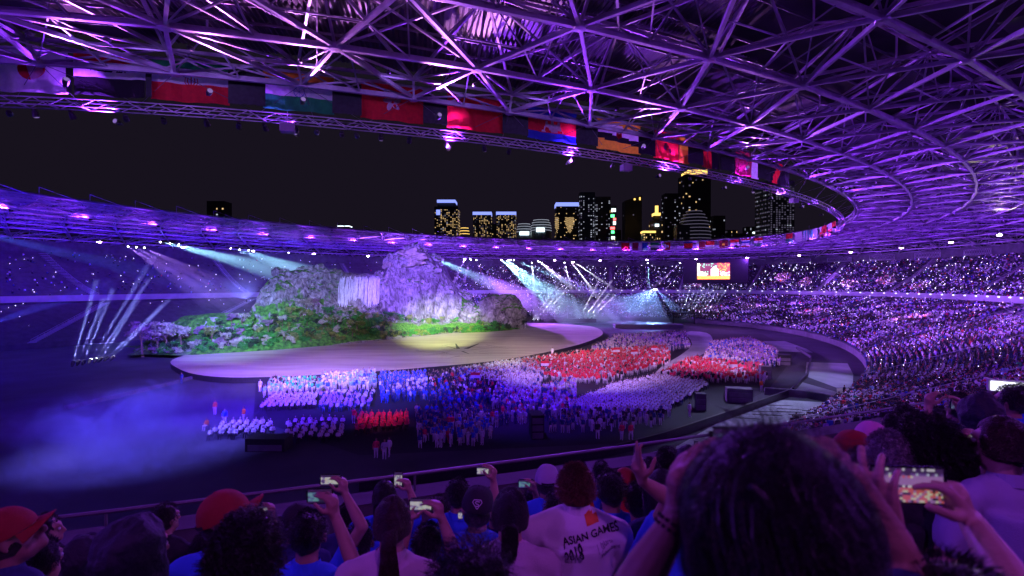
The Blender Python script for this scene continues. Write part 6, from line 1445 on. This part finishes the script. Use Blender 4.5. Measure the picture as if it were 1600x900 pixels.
person(1045, 730, 4.6, 'dark haired person low behind the parapet edge of the path', top='black', hair='curly')
person(1075, 727, 4.2, 'person in a white headscarf beside the large head', hood='white', top='white')
# the near woman with her arms up
def closeup():
    pw = person(1208, 800, .72, 'woman with large dark wavy hair close to the camera, arms raised', hair='longwavy', top='navy', skin=1, ns=1, vox=.0045, width=.9,
        arms=[(-1, (985, 935, .84), (1060, 808, .86), (.22, .12, 1), (1, .35, -.1), (.35, .4, .5, .6), .92, -1), (1, (1420, 900, .86), (1330, 742, .88), (-.75, .2, .62), (-.3, .2, -1), (.3, .4, .4, .5), .9)])
    return pw
nroot, ninv = closeup()
hh = P(1204, 796, .72) - ninv
for o in list(nroot.children):
    if o.name.startswith('hair'):
        for c in list(o.children): bpy.data.objects.remove(c)
        bpy.data.objects.remove(o)
hb = fuse([[(hh + Vector((0, -.012, .005)), (.088, .10, .098))], [(hh + Vector((.004, -.03, -.06)), (.092, .085, .08)), (hh + Vector((.002, -.05, -.2)), (.088, .05, .1))], [(hh + Vector((-.05, -.05, -.08)), .042), (hh + Vector((-.055, -.05, -.16)), .04)]], .006, 3, .6, 'hair', seg=16, post=wrinkle(.010, 14, 3)); hb.materials.append(HM['black']); hbo = link('hair', hb, nroot)
tag(strands(7000, Matrix.Identity(3), hh, 'longwavy', 77, .0014, (1.22, 1.18, .90)).build('hair_strands', HM['black'], hbo), kind='stuff')
tag(strands(450, Matrix.Identity(3), hh, 'longwavy', 79, .0018, (1.25, 1.2, .915)).build('hair_locks', HM['gloss'], hbo), kind='stuff')
for k_ in range(7):
    c0_ = Vector((-.05 + .012 * (k_ % 3), -.098 - .004 * (k_ % 2), .055 - .028 * k_)); ch_ = []
    for j_ in range(9): a_ = j_ / 8; ch_.append((hh + c0_ + Vector((.045 * a_ - .02 + .012 * math.sin(k_ * 2.1 + a_ * 4), -.010 * math.sin(a_ * 3.1), -.07 * a_ + .014 * math.cos(a_ * 5 + k_))), .006 + .004 * math.sin(a_ * 3.14)))
    lk = fuse([ch_], .003, 1, .7, 'hair_lock', seg=8, post=smoothed); lk.materials.append(HM['gloss']); link('hair_lock', lk, hbo)
tag(strands(1700, Matrix.Identity(3), hh, 'curly', 78, .0004, (1.24, 1.2, .93)).build('flyaway_strands', HM['black'], hbo), kind='stuff')
# bracelets on her left wrist
mb = MB(); a = P(1056, 815, .86) - ninv; b = P(985, 935, .84) - ninv; dd = (b - a).normalized()
for k in range(2):
    c = a + dd * (.006 + .011 * k); x = dd.orthogonal().normalized(); y = dd.cross(x)
    for i in range(16):
        t0 = 6.2832 * i / 16; q = c + (x * math.cos(t0) + y * math.sin(t0)) * .027; mb.lathe([(0, -.0045), (.0042, 0), (0, .0045)], tuple(q), n=6)
tag(mb.build('bead_bracelet', mat('dark_beads', (.03, .012, .02), .3, .3, 30), nroot), kind='stuff')
phone(1150, 688, .98, 'black phone lying along the top of the large dark hair', on=False, W=.10, H=.05)
# ---- right side ----------------------------------------------------------------
person(1335, 712, 2.9, 'person in a red cap with the brim to the left, right of the large head', cap='red', yaw=1.3, top='navy')
person(1364, 696, 3.1, 'person in a pink cap above the pale grey hair', cap='pink', top='lilac')
person(1388, 722, 2.3, 'person with smooth pale grey hair above the lit phone', hair='short', hcol='grey', top='black', ns=3000, skin=0)
person(1430, 672, 3.6, 'dark haired person in a lilac shirt beyond the curly head', top='lilac', yaw=-.5)
person(1455, 712, 2.25, 'person with big dark curly hair above the lit phone on the right', hair='curly', top='black', yaw=.2, ns=3000)
person(1500, 642, 4.0, 'person in blue shirt filming with both arms up at the right', top='blue', vox=.0075, arms=[(-1, (1450, 668, 3.8), (1452, 636, 3.85), (.1, 0, 1), (1, .2, 0), GR), (1, (1520, 660, 3.8), (1500, 640, 3.8), (-.3, 0, 1), (-1, .2, 0), GR)])
phone(1497, 633, 3.9, 'small phone held up in front of the dark hood at the right', W=.11, on=False)
person(1532, 652, 3.1, 'person in a dark blue hood standing tall at the right', hood='navy', top='navy', sleeve='long', width=1.1)
person(1580, 632, 3.7, 'dark haired person in blue shirt at the right edge under the white sign', top='blue', yaw=.5, ns=1200)
person(1597, 625, 4.4, 'person cut off by the right edge in a blue shirt', top='blue')
person(1568, 700, 2.1, 'woman with glossy dark hair tied back and a lilac sleeve at the right edge', hair='ponytail', hcol='brown', top='lilac', ns=2600, skin=0, yaw=.3, width=1.15, arms=())
person(1520, 752, 2.6, 'person in blue shirt holding a small phone with both hands before the glossy hair', hair='short', top='blue', vox=.0075, arms=[(-1, (1490, 755, 2.4), (1492, 705, 2.45), (.25, 0, 1), (1, .2, 0), GR), (1, (1556, 760, 2.4), (1540, 718, 2.45), (-.3, 0, 1), (-1, .2, 0), GR)])
phone(1516, 682, 2.47, 'small bright phone held in two hands left of the glossy hair', W=.085, H=.05)
for u, v, d, t_, l_ in [(1395, 668, 4.6, 'blue', 'small dark head behind the pink cap'), (1470, 660, 4.6, 'blue', 'dark head just above the curly hair on the right'), (1300, 712, 4.2, 'black', 'dark head between the large head and the red cap'), (540, 812, 4.6, 'navy', 'dark head behind the two raised phones'), (685, 800, 4.3, 'blue', 'dark head behind the phone in two hands'), (905, 742, 5.0, 'blue', 'dark head hidden behind the white polo man'), (1000, 790, 3.0, 'blue', 'dark head low below the pointing hand'), (60, 885, 2.6, 'red', 'head low at the bottom left in a red shirt'), (735, 945, 1.3, 'black', 'very dark head at the bottom edge left of centre'), (870, 800, 3.4, 'blue', 'dark head between lilac cap and white polo'), (1412, 652, 5.0, 'blue', 'small head left of the raised arms on the right'), (1440, 742, 3.0, 'blue', 'dark head just behind the lit phone'), (1555, 640, 4.8, 'blue', 'small head between the dark hood and the right edge'), (1350, 742, 2.6, 'navy', 'dark head left of the pale grey hair'), (1480, 690, 3.4, 'lilac', 'dark head between curly hair and dark hood')]:
    person(u, v, d, l_, top=t_, hair='short' if d > 1.3 else 'curly')
# the two near hands that hold the large phone; their owner stands beside the camera, head below the frame
person(1500, 1010, .80, 'person beside the camera whose two hands hold up the large lit phone', hair='short', top='black', vox=.0045, width=.85, skin=0,
    arms=[(-1, (1396, 945, .84), (1390, 838, .94), (-.26, .1, 1), (.75, .5, 0), (.12, .2, .35, .5), .95, 1), (1, (1600, 940, .88), (1518, 812, 1.07), (-.52, .10, .75), (-.75, .35, -.3), (.6, .7, .8, .9), .95, 1)])
def bigpic(f, g_, r_):
    if g_ > .84: return 6 if r_.random() < .85 else 2
    if g_ > .72: return r_.choice([3, 3, 1, 6])
    if g_ > .45: return 4 if abs(g_ - .58) < .08 + .1 * f else (5 if r_.random() < .2 else 0 if r_.random() < .3 else 4)
    if g_ > .38: return r_.choice([6, 2, 0, 6])
    return r_.choice([5, 5, 5, 0, 6, 4])
phone(1418, 758, 1.08, 'large lit phone held in two hands in the near right showing the stage', W=.155, H=.078, pic=bigpic, tilt=-.05, rz=-.1, bright=1.0)
# wristwatch on the left of those hands
wt = MB(); a = P(1389, 846, .91); x_ = Vector((1, 0, 0)); 
ro = None
for o in bpy.data.objects:
    if o.get('label', '').startswith('person beside the camera'): ro = o
inv2 = Vector(ro.location)
c = a - inv2; dd = (P(1388, 836, .92) - P(1392, 935, .80)).normalized(); x = dd.orthogonal().normalized(); y = dd.cross(x); n = 20
for i in range(n):
    t0, t1 = 6.2832 * i / n, 6.2832 * (i + 1) / n
    f = lambda t, r, z: c + (x * math.cos(t) + y * math.sin(t)) * r + dd * z
    wt.hexa([f(t0, .0275, -.009), f(t1 - .04, .0275, -.009), f(t1 - .04, .031, -.009), f(t0, .031, -.009), f(t0, .0275, .009), f(t1 - .04, .0275, .009), f(t1 - .04, .031, .009), f(t0, .031, .009)])
wo = wt.build('watch_strap', mat('watch_metal', (.03, .03, .05), .2, .2, 20, metal=.8), ro)
mb = MB(); mb.lathe([(0, -.004), (.016, -.004), (.017, .003), (.012, .006), (0, .006)], n=16); q = (Vector((0, -1, .1)) - dd * Vector((0, -1, .1)).dot(dd)).normalized(); qq = q.to_track_quat('Z', 'Y'); mb.v = [tuple(c + q * .031 + qq @ Vector(v_)) for v_ in mb.v]; mb.build('watch_case', mat('watch_steel', (.5, .5, .55), .15, .1, 10, metal=1), wo)
# ---------------------------------------------------------------- handrail on the parapet and white sign
rl = empty('parapet_rail', (0, 0, 0), 0, 'dark handrail on short posts along the parapet in front of the near crowd', 'railing')
mb = MB(); T2 = [t for t in np.linspace(3.6, 4.4, 60)]
for a, b in zip(T2, T2[1:]): mb.tube(SP(UA + .1, UB + .1, a, 13.75), SP(UA + .1, UB + .1, b, 13.75), .03, n=6)
mb.build('rail', M['steel_dark'], rl)
mb = MB(); mb.tube((0, 0, 0), (0, 0, .3), .022, n=6); pm = mb.mesh('post', M['steel_dark'])
for t in T2[::2]: link('post', pm, rl, SP(UA + .1, UB + .1, t, 13.45))
p = P(1594, 605, 14); sg = empty('sign', p, -.6, 'white glowing box sign at the right edge above the near spectators', 'sign'); mb = MB(); mb.box((0, 0, 0), (1.3, .25, .32)); mb.build('sign_box', M['fascia'], sg); mb = MB(); mb.box((0, -.14, 0), (1.2, .02, .26)); mb.build('sign_face', glow('sign_face', (.8, .8, 1), 1.6), sg); mb = MB(); mb.tube((0, 0, -.16), (0, 0, -3.2), .05, n=6); mb.build('sign_post', M['steel_dark'], sg)
